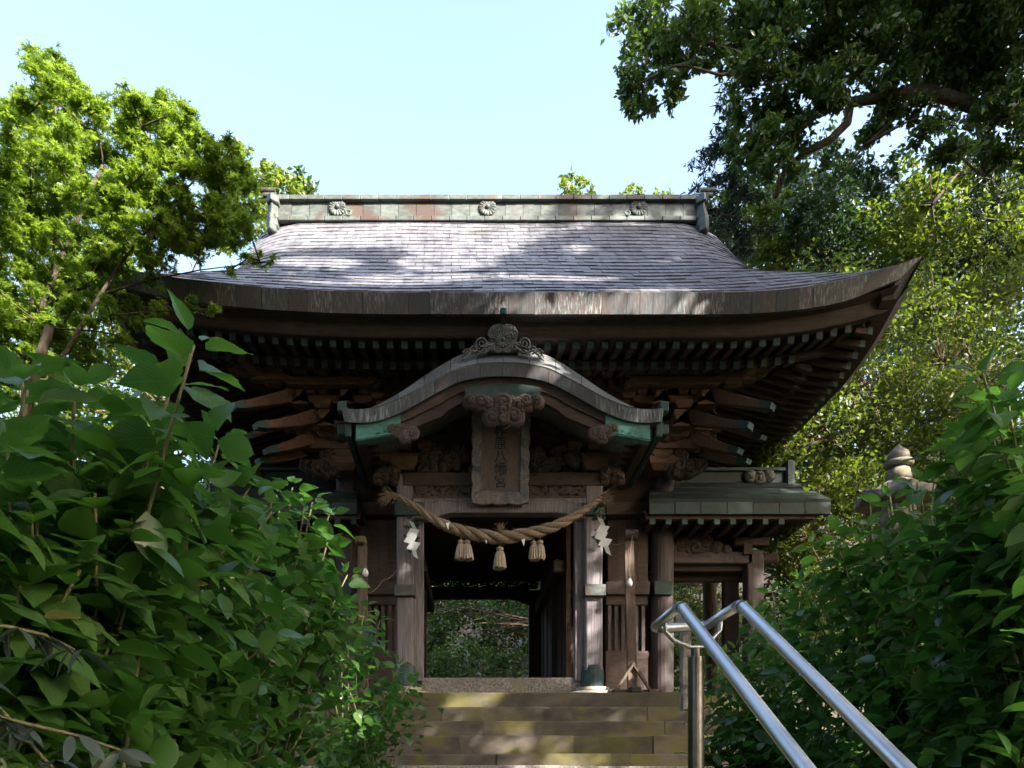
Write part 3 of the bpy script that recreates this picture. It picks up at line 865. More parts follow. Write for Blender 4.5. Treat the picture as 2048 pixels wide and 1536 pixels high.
def relief(name, px0, px1, py0, py1, d, depth, mat, parent, seed, nc=20, thr=.18, nx=44, ny=22, cents=None, rmin=6, rmax=14, shape=None, rings=2.2):
    rg = random.Random(seed)
    cs = cents or [(rg.uniform(px0 + rmin, px1 - rmin), rg.uniform(py0 + rmin * .7, py1 - rmin * .7), rg.uniform(rmin, rmax)) for _ in range(nc)]
    if shape: cs = [c for c in cs if shape(c[0], c[1])]
    H = np.zeros((ny + 1, nx + 1))
    gx = np.linspace(px0, px1, nx + 1); gy = np.linspace(py0, py1, ny + 1)
    A_, B_ = np.meshgrid(gx, gy)
    for cx, cy, R in cs:
        r_ = np.hypot(A_ - cx, (B_ - cy)) / R
        an = np.arctan2(B_ - cy, A_ - cx)
        h = np.clip(1 - r_ ** 1.8, 0, 1) ** .45 * (.80 + .20 * np.cos(2 * math.pi * r_ * rings + an))
        H = np.maximum(H, np.where(r_ < 1, h, 0))
    mb = MB()
    vs = [P(gx[j], gy[i], d) + Vector((0, -depth * H[i, j], 0)) for i in range(ny + 1) for j in range(nx + 1)]
    m = nx + 1
    fs = []
    for i in range(ny):
        for j in range(nx):
            if max(H[i, j], H[i + 1, j], H[i, j + 1], H[i + 1, j + 1]) > thr:
                fs.append((i * m + j, i * m + j + 1, (i + 1) * m + j + 1, (i + 1) * m + j))
    used = sorted({k for f in fs for k in f}); mp = {k: i for i, k in enumerate(used)}
    mb.add([vs[k] for k in used], [tuple(mp[k] for k in f) for f in fs])
    ob = mb.build(name, mat, parent, smooth=True, solid=.05)
    if parent.type == 'EMPTY':
        sp = MB()
        for cx, cy, R in cs:
            if R < 5: continue
            sd = 1 if cx < (px0 + px1) / 2 else -1
            ph = rg.uniform(0, 6.28)
            pts, rd = [], []
            for i in range(22):
                t = i / 21
                rr = R * (.92 - .80 * t); a = ph + sd * t * 10.5
                qx, qy = cx + rr * math.cos(a), cy + rr * math.sin(a)
                ix = min(nx, max(0, int(round((qx - px0) / (px1 - px0) * nx)))); iy = min(ny, max(0, int(round((qy - py0) / (py1 - py0) * ny))))
                pts.append(P(qx, qy, d) + Vector((0, -depth * H[iy, ix] - .006, 0))); rd.append(R * d / F * (.10 - .045 * t))
            sp.tube(pts, rd, 5)
        sp.build('scrolls', mat, ob, smooth=True)
    return ob

# pendant carvings of the gable
relief('gable_pendant', 925, 1087, 797, 856, DK + .06, .10, 'carved_wood', gate, 1, cents=[(1006, 828, 27), (985, 838, 20), (1027, 838, 20), (1006, 843, 22), (962, 810, 17), (1050, 810, 17), (940, 808, 13), (1072, 808, 13), (1006, 812, 24), (975, 815, 16), (1037, 815, 16)], nx=90, ny=44, thr=.42)
for sg in (-1, 1):
    relief('gable_pendant', CX + sg * 196 - 32, CX + sg * 196 + 32, 850, 892, DK + .085, .03, 'carved_wood', gate, 2, cents=[(CX + sg * 194, 868, 15), (CX + sg * 182, 868, 12), (CX + sg * 208, 864, 14), (CX + sg * 220, 860, 9), (CX + sg * 196, 877, 11)], nx=54, ny=36, thr=.35)
# crest on the gable top
cs = []
for sg in (-1, 1):
    cs += [(CX + sg * 16, 662, 14), (CX + sg * 24, 668, 9), (CX + sg * 8, 654, 10), (CX + sg * 22, 682, 9), (CX + sg * 20, 692, 11), (CX + sg * 40, 686, 15), (CX + sg * 34, 698, 11), (CX + sg * 54, 697, 11), (CX + sg * 68, 702, 12), (CX + sg * 12, 699, 11), (CX + sg * 76, 709, 7), (CX + sg * 48, 702, 9), (CX + sg * 60, 705, 9)]
cs += [(CX, 676, 16), (CX, 700, 12), (CX, 688, 14)]
body = [(CX - 30, 662), (CX - 24, 652), (CX - 12, 648), (CX, 643), (CX + 12, 648), (CX + 24, 652), (CX + 30, 662), (CX + 27, 684), (CX + 32, 704), (CX - 32, 704), (CX - 27, 684)]
crest = MB().pprism(body, DK + .10, .10).build('gable_crest', 'crest_metal', gate, bevel=.008)
def curl(cx, cy, R, sd, ph, turns=1.6, th=.17):
    pts, rd = [], []
    for i in range(30):
        t = i / 29
        rr = R * (1 - .82 * t); an = ph + sd * t * turns * 2 * math.pi
        pts.append(P(cx + rr * math.cos(an), cy + rr * math.sin(an), DK + .075 - .03 * t)); rd.append(R * DK / F * th * (1 - .35 * t))
    MB().tube(pts, rd, 7).build('crest_scroll', 'crest_metal', crest, smooth=True)
for sg in (-1, 1):
    for (ox, oy, R, ph, tn) in ((13, 657, 9, .6, 1.4), (22, 668, 9, 2.2, 1.5), (42, 687, 13, 1.2, 1.7), (58, 699, 9, 1.6, 1.5), (70, 705, 9, 1.4, 1.6), (24, 694, 9, .4, 1.5), (10, 701, 8, .2, 1.3), (36, 702, 7, .9, 1.3), (50, 707, 5, .9, 1.2)):
        curl(CX + sg * ox, oy, R, -sg, ph if sg > 0 else math.pi - ph, tn)
    # waves rolling down to the tip of the crest
    for k in range(3):
        pts = [P(CX + sg * (22 + 60 * t), 690 + 4 * k + 18 * t ** 1.5 - 5 * math.sin(t * 9 + k), DK + .085 - .012 * k) for t in [i / 16 for i in range(17)]]
        MB().tube(pts, [.014 * (1 - .4 * i / 16) for i in range(17)], 6).build('crest_wave', 'crest_metal', crest, smooth=True)
p = P(CX, 675, DK + .05)
flower(p.x, p.z, DK + .10, .085, crest, 'crest_metal')
MB().bar([P(CX + 1, 618, DK - .02), P(CX + 1, 648, DK + .12)], .05, .05).build('crest_stay', 'verdigris', gate)
MB().lathe([(.001, -.03), (.04, -.03), (.04, .03), (.001, .03)], P(CX + 1, 625, DK - .03), 10).build('crest_stay_head', 'verdigris', gate)

# sides of the porch roof running back to the wall
for sg in (-1, 1):
    x, z = X(CX + sg * 300, DK + .2), Z(850, DK)
    MB().box(min(x, x + sg * .07), max(x, x + sg * .07), DK + .06, 9.78, z - .10, z + .14).build('porch_side_eave', 'verdigris', gate, bevel=.01)
    MB().box(min(x - sg * .12, x - sg * .03), max(x - sg * .12, x - sg * .03), DK + .12, 9.78, z - .12, z + .02).build('porch_side_eave', 'timber', gate)
    for py, hh in ((812, .1), (858, .1)):
        c = P(CX + sg * 323, py, DK + .16)
        MB().box(c.x - .05, c.x + .05, c.y, c.y + .12, c.z - .06, c.z + .06).build('porch_corner_block', 'verdigris', gate, bevel=.012)
    for k in range(9):
        y = DK + .25 + k * .17
        MB().bar([Vector((x - sg * .06, y, z - .02)), Vector((x - sg * .75, y, z + .28))], .05, .06).build('porch_rafter', 'timber', gate)

# inner gable wall, beams and carvings between the posts
DP = 9.0
gw = [(CX + u, kfs(u) + 30) for u in [-250 + 25 * i for i in range(21)]] + [(CX + 250, 905), (CX - 250, 905)]
MB().pprism(gw, DP + .22, .03).build('gable_wall', 'timber_dark', gate)
MB().pbox(806, 1206, 868, 894, DP + .04, .14).build('gable_beam', 'timber', gate, bevel=.01)
MB().pbox(806, 1206, 944, 971, DP - .01, .16).build('porch_beam', 'timber', gate, bevel=.01)
MB().pbox(826, 1180, 894, 946, DP + .14, .03).build('gable_board', 'timber_dark', gate)
relief('relief_carving', 838, 958, 894, 950, DP + .09, .13, 'carved_wood', gate, 11, nc=34, rmin=6, rmax=14, nx=60, ny=28, thr=.22)
relief('relief_carving', 1054, 1160, 894, 950, DP + .09, .13, 'carved_wood', gate, 12, nc=30, rmin=6, rmax=14, nx=56, ny=28, thr=.22)
relief('relief_carving', 895, 960, 838, 876, DP + .12, .10, 'carved_wood', gate, 13, nc=12, rmin=8, rmax=15, nx=34, ny=18)
relief('relief_carving', 1054, 1120, 838, 876, DP + .12, .10, 'carved_wood', gate, 14, nc=12, rmin=8, rmax=15, nx=34, ny=18)
openwork(828, 1172, 968, 998, DP + .03, .035, 62, 6, .5, 21, gate, 'carved_wood')
MB().pbox(826, 1180, 965, 1000, DP + .13, .02).build('openwork_backing', 'timber_dark', gate)
lint = [(826, 996), (1172, 996), (1172, 1036), (1150, 1036), (1138, 1029), (1112, 1025), (905, 1025), (888, 1029), (872, 1036), (826, 1036)]
MB().pprism(lint, DP - .02, .18).build('rainbow_beam', 'post_grey', gate, bevel=.01)
for sg in (0, 1):
    def q(a): return mir(a) - 14 if sg else a      # the right-hand post stands a little closer in
    a, b_ = sorted((q(793), q(826)))
    if sg: a, b_ = 1170, 1206
    post = MB().pbox(a, b_, 945, 1366, DP, .21).build('porch_post', 'post_grey', gate, bevel=.022)
    cxp, cyp = X((a + b_) / 2, DP), DP + .105
    zb = Z(1362, DP)
    MB().lathe([(.140, zb - .10), (.142, zb + .10), (.132, zb + .17), (.12, zb + .20)], (cxp, cyp, 0), 4 * 4).build('post_shoe', 'verdigris', post, bevel=.005)
    MB().lathe([(.15, PLAT + .03), (.19, PLAT + .06), (.205, PLAT + .10), (.17, zb - .095)], (cxp, cyp, 0), 22).build('post_base_stone', 'pale_stone', post, smooth=True)
    MB().lathe([(.30, PLAT - .03), (.32, PLAT + .025), (.29, PLAT + .045), (.1, PLAT + .046)], (cxp, cyp, 0), 26).build('post_base_slab', 'pale_stone', post, smooth=True)
    # jamb
    ja, jb = (826, 847) if not sg else (1150, 1170.5)
    MB().pbox(ja, jb, 1030, 1362, DP + .10, .13).build('door_jamb', 'post_grey', gate, bevel=.006)
    # copper wraps
    ca, cb = (789, 848) if not sg else (1166, 1210)
    MB().pbox(ca, cb, 1003, 1030, DP - .05, .24).build('beam_wrap', 'verdigris', gate, bevel=.006)
    ca, cb = (789, 830) if not sg else (1170, 1212)
    MB().pbox(ca, cb, 1168, 1191, DP - .07, .35).build('tie_beam_end', 'ridge_copper', gate, bevel=.006)
    # post-top bracket
    c0 = (a + b_) / 2
    masu(c0, 934, 50, 24, DP + .08, .3)
    arm(c0 - 52, c0 + 52, 905, 925, DP + .06, .14)
    for dx in (-40, 0, 40): masu(c0 + dx, 896, 28, 16, DP + .05, .2)
    sgn = -1 if not sg else 1
    relief('carved_nosing', c0 + sgn * 12 - (46 if sgn < 0 else 0), c0 + sgn * 12 + (46 if sgn > 0 else 0), 932, 976, DP + .06, .12, 'carved_wood', gate, 31 + sg, cents=[(c0 + sgn * 24, 948, 17), (c0 + sgn * 38, 952, 14), (c0 + sgn * 50, 958, 10), (c0 + sgn * 16, 958, 13)], nx=30, ny=24)
    mc = q(690) if not sg else mir(690)
    relief('carved_nosing', mc + sgn * 8 - (80 if sgn < 0 else 0), mc + sgn * 8 + (80 if sgn > 0 else 0), 892, 962, DC - .1, .16, 'carved_wood', gate, 33 + sg, cents=[(mc + sgn * 30, 914, 20), (mc + sgn * 30, 938, 22), (mc + sgn * 50, 940, 17), (mc + sgn * 66, 936, 13), (mc + sgn * 78, 932, 9), (mc + sgn * 22, 952, 14)], nx=44, ny=36)
    relief('carved_nosing', mc + sgn * 2 - 40, mc + sgn * 2 + 40, 842, 886, DC - .28, .14, 'carved_wood', gate, 35 + sg, cents=[(mc + sgn * 24, 862, 19), (mc + sgn * 6, 866, 18), (mc + sgn * 36, 856, 13)], nx=36, ny=22)
MB().pbox(842, 1176, 1355, 1394, DP + .14, .16).build('threshold', 'granite', gate, bevel=.012)

# ------------------------------------------------------------------ plaque, rope, streamers
pl = empty('name_plaque', P(1003, 915, 8.85), 'upright wooden name plaque with carved frame and faded blue kanji', 'plaque')
def tiltp(px, py, out=0.):
    """plaque plane: foot against the beam, head leaning forwards"""
    k = (1012 - py) / 190
    d = 8.93 - .25 * k
    return P(px, py, d) + Vector((0, -out, -out * .15))
def pframe(pts, out, th, name, mat, parent, bevel=0):
    n = len(pts)
    f = [tiltp(a, b_, out) for a, b_ in pts]; bk = [tiltp(a, b_, out - th) for a, b_ in pts]
    return MB().add(f + bk, [tuple(range(n)), tuple(range(2 * n - 1, n - 1, -1))] + [(i, (i + 1) % n, n + (i + 1) % n, n + i) for i in range(n)]).build(name, mat, parent, bevel=bevel)
pframe([(961, 842), (1041, 842), (1041, 986), (959, 986)], .02, .05, 'board', 'plaque_wood', pl)
def scal(x0, y0, x1, y1, n, amp, nx_, ny_):
    out = []
    for i in range(n * 6):
        t = i / (n * 6)
        k = amp * abs(math.sin(math.pi * n * t)) ** .6
        out.append((x0 + (x1 - x0) * t + nx_ * k, y0 + (y1 - y0) * t + ny_ * k))
    return out
L_ = scal(946, 1006, 946, 826, 5, 3.2, -1, 0); R_ = scal(1058, 826, 1054, 1006, 5, 3.2, 1, 0)
pframe(L_ + [(946, 822), (963, 843), (961, 985)], .045, .06, 'frame_side', 'plaque_frame', pl, .006)
pframe(R_ + [(1054, 1006), (1039, 985), (1041, 843), (1058, 822)], .045, .06, 'frame_side', 'plaque_frame', pl, .006)
pframe([(943, 822), (1062, 822), (1041, 843), (963, 843)], .045, .06, 'frame_top', 'plaque_frame', pl, .006)
pframe([(961, 985), (1039, 985), (1058, 1007)] + scal(1050, 1007, 950, 1007, 3, 4, 0, 1) + [(943, 1007)], .045, .06, 'frame_bottom', 'plaque_frame', pl, .006)
for a, b_, c, d_ in ((963, 845, 1039, 846.2), (963, 982.5, 1038, 984), (963, 845, 964.2, 984), (1037.5, 845, 1038.8, 984)):
    pframe([(a, b_), (c, b_), (c, d_), (a, d_)], .026, .01, 'beading', 'plaque_frame', pl)
def glyph(ch, size):
    cu = bpy.data.curves.new('glyph', 'FONT'); cu.body = ch; cu.size = size; cu.align_x = 'CENTER'; cu.offset = .35
    ob = bpy.data.objects.new('glyph', cu); col.objects.link(ob)
    bpy.context.view_layer.update()
    me = bpy.data.meshes.new_from_object(ob.evaluated_get(bpy.context.evaluated_depsgraph_get()))
    vs = [v.co.copy() for v in me.vertices]; fs = [tuple(p_.vertices) for p_ in me.polygons]
    bpy.data.objects.remove(ob); bpy.data.curves.remove(cu); bpy.data.meshes.remove(me)
    return vs, fs
for k, ch in enumerate('柞原八幡宮'):
    vs, fs = glyph(ch, 27)
    cy = 872 + k * 25.5
    mb = MB().add([tiltp(1001 + v.x, cy - v.y, .024) for v in vs], fs)
    mb.build('lettering', 'ink_blue', pl, solid=.004)

rope = empty('sacred_straw_rope', P(1000, 1060, 8.72), 'thick twisted straw rope with five tassels sagging across the gate opening', 'rope')
RPX = [783, 800, 830, 870, 910, 950, 1000, 1050, 1090, 1130, 1165, 1190, 1204]
RPY = [992, 996, 1013, 1040, 1058, 1069, 1075, 1069, 1059, 1043, 1022, 1004, 997]
RR = [4.5, 5.5, 7, 9, 11, 12.4, 13.2, 12.4, 11, 9, 7, 5.5, 4.5]
def rope_at(s):
    i = s * (len(RPX) - 1)
    k = np.arange(len(RPX))
    def sp(a):  # smooth interpolation
        i0 = int(min(len(a) - 2, math.floor(i))); f = i - i0
        p0, p1, p2, p3 = a[max(0, i0 - 1)], a[i0], a[i0 + 1], a[min(len(a) - 1, i0 + 2)]
        return .5 * (2 * p1 + (p2 - p0) * f + (2 * p0 - 5 * p1 + 4 * p2 - p3) * f * f + (3 * p1 - p0 - 3 * p2 + p3) * f ** 3)
    return sp(RPX), sp(RPY), sp(RR)
NS = 150
cen, tan = [], []
for i in range(NS + 1):
    x, y, r_ = rope_at(i / NS)
    cen.append((P(x, y, 8.74 - .10 * math.sin(math.pi * i / NS)), r_ * 8.74 / F))
for st in range(3):
    pts, rd = [], []
    for i in range(NS + 1):
        c, r_ = cen[i]
        t = (cen[min(NS, i + 1)][0] - cen[max(0, i - 1)][0]).normalized()
        a = t.cross(Vector((0, 1, 0))).normalized(); b_ = t.cross(a)
        an = 2 * math.pi * (st / 3 + i / NS * 6.0) * 1
        pts.append(c + (a * math.cos(an) + b_ * math.sin(an)) * r_ * .50)
        rd.append(r_ * .56)
    o_ = MB().tube(pts, rd, 9).build('strand', 'straw', rope, smooth=True)
rg = random.Random(5)
def brush(p0, dirv, n, ln, spread, name, mat, r0=.0035):
    mb = MB()
    for _ in range(n):
        d = (dirv + Vector((rg.gauss(0, spread), rg.gauss(0, spread), rg.gauss(0, spread)))).normalized()
        s0 = p0 + Vector((rg.uniform(-.025, .025), rg.uniform(-.025, .025), rg.uniform(-.025, .025)))
        l = ln * rg.uniform(.5, 1.1)
        mb.tube([s0, s0 + d * l * .5, s0 + d * l + Vector((0, 0, -.04 * rg.random()))], [r0, r0 * .8, r0 * .3], 4)
    return mb.build(name, mat, rope)
brush(cen[0][0] + Vector((.03, 0, 0)), Vector((-1, -.1, -.12)), 110, .19, .35, 'frayed_end', 'straw')
brush(cen[-1][0] + Vector((-.03, 0, 0)), Vector((1, -.1, .10)), 110, .17, .35, 'frayed_end', 'straw')
brush(P(1001, 1060, 8.60), Vector((0, -.2, 1)), 50, .11, .55, 'knot', 'straw')
def tassel(px, py0, py1, w_):
    d = 8.66
    c0, c1 = P(px, py0, d), P(px, py1 + rg.uniform(-2.5, 2.5), d)
    lean = Vector((rg.uniform(-.02, .02), rg.uniform(-.02, .01), 0)); w_ *= rg.uniform(.88, 1.1)
    h = c0.z - c1.z; W = w_ * d / F
    prof = [(.12, 0), (.26, -.04), (.28, -.10), (.24, -.16), (.22, -.2), (.34, -.32), (.42, -.6), (.50, -.95), (.44, -1.0)]
    n = 26; mb = MB()
    vs = []
    for r_, z in prof:
        for k in range(n):
            an = 2 * math.pi * k / n
            rr = r_ * W * (1 + (.10 if k % 2 else -.06) * (1 if z < -.25 else .2))
            zz = z * h + (rg.uniform(-.02, .016) if z < -.9 else 0)
            vs.append((c0.x + rr * math.cos(an) - lean.x * z, c0.y + rr * math.sin(an) - lean.y * z, c0.z + zz))
    k_ = len(prof)
    mb.add(vs, [(i * n + q_, i * n + (q_ + 1) % n, (i + 1) * n + (q_ + 1) % n, (i + 1) * n + q_) for i in range(k_ - 1) for q_ in range(n)] + [tuple(range((k_ - 1) * n, k_ * n))])
    o_ = mb.build('tassel', 'tassel_straw', rope)
    MB().tube([c0 + Vector((0, 0, .10)), c0 - Vector((0, 0, .01))], .006, 5).build('tassel_cord', 'straw', o_)
    zr = c0.z - h * .20
    MB().tube([(c0.x + W * .24 * math.cos(a), c0.y + W * .24 * math.sin(a), zr) for a in [2 * math.pi * i / 14 for i in range(15)]], .007, 5).build('tassel_binding', 'straw', o_)
for px, a, b_ in ((922, 1080, 1119), (934, 1080, 1118), (1000, 1094, 1136), (1067, 1082, 1119), (1080, 1081, 1119)):
    tassel(px, a, b_, 24)
fz = MB()
for i in range(0, NS + 1):
    for _ in range(4):
        c, r_ = cen[i]
        t = (cen[min(NS, i + 1)][0] - cen[max(0, i - 1)][0]).normalized()
        n_ = Vector((rg.gauss(0, 1), rg.gauss(0, 1), rg.gauss(0, 1))); n_ = (n_ - t * n_.dot(t)).normalized()
        a = c + n_ * r_ * .9
        b_ = a + (t * rg.choice((-1, 1)) * 1.2 + n_ * rg.uniform(.2, 1.0)).normalized() * rg.uniform(.02, .06)
        fz.tube([a, a.lerp(b_, .5) + n_ * .004, b_], [.0022, .0018, .0008], 3)
fz.build('loose_fibres', 'straw', rope)['kind'] = 'stuff'
# small paper slips tucked into the rope
for px, py in ((895, 1052), (971, 1080), (1046, 1085)):
    p = P(px, py, 8.60)
    MB().add([p + Vector((-.02, 0, .03)), p + Vector((.025, -.005, .04)), p + Vector((.01, -.012, -.05))], [(0, 1, 2)]).build('paper_slip', 'paper', rope, solid=.001)

def streamer(px, py, lean, label):
    d = 8.80
    root = empty('paper_streamer', P(px, py, d), label, 'streamer', 'zigzag paper streamers on the gate posts')
    x, y = px, py
    w_, h_ = 18, 16
    for k, (dx, dy, sh) in enumerate(((0, 0, -6), (4, 15, 7), (-1, 27, 7), (5, 41, 8), (3, 56, -4))):
        k0 = lean * dy
        ww = w_ * (.55 if k in (0, 4) else 1)
        q = [(x + dx + k0 - ww / 2 + sh * .3, y + dy), (x + dx + k0 + ww / 2 + sh * .3, y + dy + 5), (x + dx + k0 + ww / 2 - sh, y + dy + h_ + 6), (x + dx + k0 - ww / 2 - sh, y + dy + h_ - 1)]
        pts = [P(a, b_, d - .006 * k) for a, b_ in q]
        pts[1].y -= .02; pts[2].y -= .012
        MB().add(pts, [(0, 1, 2, 3)]).build('paper_fold', 'paper', root, solid=.0012)
    MB().tube([P(px + 1, py - 13, d), P(px, py + 2, d)], .004, 5).build('hanging_cord', 'straw', root)
streamer(824, 1041, .02, 'white zigzag paper streamer hung on the left porch post')
streamer(1201, 1034, .16, 'white zigzag paper streamer hung beside the lit tie beam end')
def leafshape(L, W, fold=.15, n=4):
    vs, fs = [], []
    for i in range(n + 1):
        t = i / n
        w_ = W * math.sin(math.pi * min(1, t * .96 + .02)) ** .8
        z = -.12 * L * t * t
        vs += [(-w_ / 2, t * L, z + fold * w_), (0, t * L, z), (w_ / 2, t * L, z + fold * w_)]
    for i in range(n):
        fs += [(i * 3, i * 3 + 1, i * 3 + 4, i * 3 + 3), (i * 3 + 1, i * 3 + 2, i * 3 + 5, i * 3 + 4)]
    return vs, fs
def sprig(px0, py0, px1, py1, n, label, seed):
    d = 8.83; rg = random.Random(seed)
    root = empty('evergreen_sprig', P(px0, py0, d), label, 'sprig', 'evergreen sprigs behind the paper streamers')
    a, b_ = P(px0, py0, d), P(px1, py1, d)
    MB().tube([a, a.lerp(b_, .5) + Vector((.03, 0, 0)), b_], [.006, .005, .003], 5).build('twig', 'stem', root)
    vs, fs = leafshape(.085, .04)
    for i in range(n):
        p = a.lerp(b_, rg.random())
        R = Matrix.Rotation(rg.uniform(0, 6.28), 4, 'Y') @ Matrix.Rotation(rg.uniform(-.6, .6), 4, 'X') @ Matrix.Rotation(math.pi / 2, 4, 'X')
        R = Matrix.Translation(p + Vector((rg.uniform(-.03, .03), rg.uniform(-.03, .02), 0))) @ R
        MB().add([R @ Vector(v) for v in vs], fs).build('leaf', 'shade_leaf', root, tint=rg.random())
sprig(826, 1035, 822, 1105, 30, 'dark evergreen sprig behind the left paper streamer', 3)
sprig(1196, 1010, 1198, 1085, 22, 'dark evergreen sprig behind the right paper streamer', 4)

# ------------------------------------------------------------------ side wings
def wing(sg, label):
    def q(a): return mir(a) if sg < 0 else a
    root = empty('side_wing', (X(q(1400), 10.2), 10.2, PLAT), label, 'gate wing', 'copper roofed wings beside the gate')
    def pb(a, b_, c, d_, d, th, name, mat, bevel=0):
        x0, x1 = sorted((q(a), q(b_))); return MB().pbox(x0, x1, c, d_, d, th).build(name, mat, root, bevel=bevel)
    de, dr2 = 9.55, 10.45
    n = 7
    for i in range(n):
        a, b_ = 1298 + (1662 - 1298) * i / n, 1298 + (1662 - 1298) * (i + 1) / n
        pb(a + .4, b_ - .4, 1003, 1028, de + rnd.uniform(-.004, .004), .06, 'eave_panel', 'cap_dark', .004)
        for k in range(3):
            f0, f1 = k / 3, (k + 1) / 3
            def rp(u, f):
                t_ = (u - 1298) / (1662 - 1298)
                pxe, pxr = u, 1300 + (1590 - 1300) * t_
                A_, B_ = P(q(pxe), 1002, de - .01), P(q(pxr), 968, dr2)
                return A_.lerp(B_, f)
            pts = [rp(a + .4, f0), rp(b_ - .4, f0), rp(b_ - .4, f1), rp(a + .4, f1)]
            up = Vector((0, -.008, .016)); e = .002 * k
            MB().hexa([p_ - up * 2 for p_ in pts] + [p_ + up + Vector((0, 0, e + (.008 if j < 2 else 0))) for j, p_ in enumerate(pts)]).build('roof_sheet', 'ridge_wing', root)
    pb(1300, 1586, 940, 970, dr2 - .02, .2, 'ridge', 'cap_dark')
    pb(1298, 1590, 934, 941, dr2 - .06, .28, 'ridge_cap', 'cap_dark', .006)
    o = pb(1572, 1592, 918, 974, dr2 - .08, .3, 'ridge_end', 'cap_dark', .03)
    relief('ridge_scroll', *sorted((q(1480), q(1556))), 942, 968, dr2 - .03, .05, 'crest_metal', root, 51, cents=[(q(1500), 954, 11), (q(1518), 957, 12), (q(1536), 952, 10)], nx=40, ny=16)
    # soffit, rafters, frame
    x0, x1 = sorted((X(q(1290), de), X(q(1640), de)))
    MB().box(x0, x1, de + .05, 10.5, Z(1028, de) - .0, Z(1020, de)).build('soffit', 'timber_dark', root)
    pb(1292, 1630, 1029, 1038, de + .06, .08, 'eave_beam', 'timber', 0)
    for k in range(9):
        a = 1300 + k * 32.3
        o = pb(a, a + 10, 1038, 1048, de + .06, .85, 'rafter', 'timber')
        x0, x1 = sorted((q(a - .5), q(a + 10.5)))
        MB().pbox(x0, x1, 1037.5, 1048.5, de + .045, .03).build('rafter_cap', 'verdigris', o)
    d2 = 10.15
    pb(1286, 1570, 1049, 1062, d2, .14, 'purlin', 'timber', .006)
    pb(1286, 1505, 1103, 1126, d2, .14, 'tie_beam', 'timber_v', .008)
    pb(1286, 1500, 1060, 1104, d2 + .25, .03, 'infill_board', 'timber_dark')
    relief('carved_strut', *sorted((q(1308), q(1466))), 1064, 1108, d2 + .06, .08, 'carved_wood', root, 61, cents=[(q(1385), 1080, 18), (q(1362), 1090, 16), (q(1408), 1088, 17), (q(1340), 1098, 13), (q(1430), 1097, 13), (q(1320), 1102, 9), (q(1450), 1102, 9), (q(1386), 1098, 20)], nx=60, ny=22)
    pb(1488, 1506, 1086, 1108, d2 - .05, .22, 'bearing_block', 'timber', .006)
    pb(1470, 1540, 1074, 1090, d2 - .02, .16, 'bracket_arm', 'timber', .01)
    pb(1505, 1560, 1106, 1124, d2 + .02, .12, 'carved_beam_end', 'carved_wood', .03)
    pb(1495, 1528, 1100, 1396, d2, .2, 'post', 'timber_v', .015)
    pb(1286, 1496, 1126, 1142, d2 + .1, .1, 'lintel', 'timber_dark')
    pb(1286, 1496, 1142, 1162, d2 + .3, .1, 'lintel', 'timber_dark')
    pb(1450, 1478, 1140, 1400, d2 + .32, .14, 'door_post', 'timber_dark')
    return root
wing(1, 'low copper roofed wing beside the gate with open doorway behind the steel handrail')
wing(-1, 'low copper roofed wing of the gate half hidden by hydrangeas and maple')

# ------------------------------------------------------------------ lamp posts with bare bulbs
def lamp_stand(px, label, brace):
    d = 8.82
    root = empty('lamp_stand', (X(px, d), d, PLAT), label, 'lamp stand')
    lean = 8 if brace else 2
    a, b_ = P(px - 1, 1082 if brace else 1092, d), P(px - 1 + lean, 1372, d)
    b_.z = PLAT
    MB().bar([a, a.lerp(b_, .5), b_], .11, .055).build('post', 'timber_lamp', root, bevel=.004)
    c = a + Vector((0, -.05, .03))
    if brace:
        mb = MB()
        mb.grid([[c + Vector((-.07 + .03 * k + .01, -.08 * math.sin(i / 5 * 1.5) , .06 - .1 * math.cos(i / 5 * 1.6))) for i in range(6)] for k in range(6)])
        mb.build('lamp_hood', 'iron', root, solid=.004)
        for s_ in (-1, 1):
            f = Vector((b_.x + s_ * .22, d - .04, PLAT + .005))
            MB().bar([f, Vector((b_.x - s_ * .01, d - .045, PLAT + .36))], .05, .03).build('brace', 'timber_lamp', root)
        MB().box(b_.x - .28, b_.x + .30, d - .03, d + .06, PLAT + .003, PLAT + .05).build('foot_board', 'timber_lamp', root, bevel=.004)
        MB().box(b_.x - .05, b_.x + .07, d - .16, d - .03, PLAT + .003, PLAT + .07).build('foot_weight', 'iron', root, bevel=.01)
    else:
        MB().box(c.x - .07, c.x + .05, c.y - .09, c.y + .08, c.z - .03, c.z + .05).build('lamp_hood', 'stem', root, bevel=.012)
    bz = Z(1166 if brace else 1146, d - .1)
    bx, by = X(px + 1 if brace else px + 5, d - .1), d - .1
    MB().tube([c + Vector((.02, -.06, 0)), (bx + .004, by, bz + .3), (bx, by, bz + .06)], .004, 5).build('flex', 'cable', root)
    bl = MB().lathe([(.001, -.045), (.022, -.04), (.034, -.022), (.037, 0), (.03, .025), (.018, .045), (.017, .05)], (bx, by, bz), 14).build('bulb', 'bulb_glass', root, smooth=True)
    MB().lathe([(.016, .05), (.017, .08), (.008, .09)], (bx, by, bz), 10).build('bulb_socket', 'cable', bl)
lamp_stand(1258, 'braced wooden lamp post with a bare bulb beside the right porch post', True)
lamp_stand(726, 'wooden lamp post with a bare bulb rising behind the hydrangeas', False)
def cable(pts, label, r_=.004):
    mb = MB()
    P3 = [P(*p_) for p_ in pts]
    out = []
    for i in range(len(P3) - 1):
        for k in range(6): 
            t = k / 6; s_ = P3[i].lerp(P3[i + 1], t); out.append(s_ - Vector((0, 0, .03 * math.sin(math.pi * t))))
    out.append(P3[-1])
    o = mb.tube(out, r_, 5).build('electric_cable', 'cable')
    tag(o, label, 'cable')
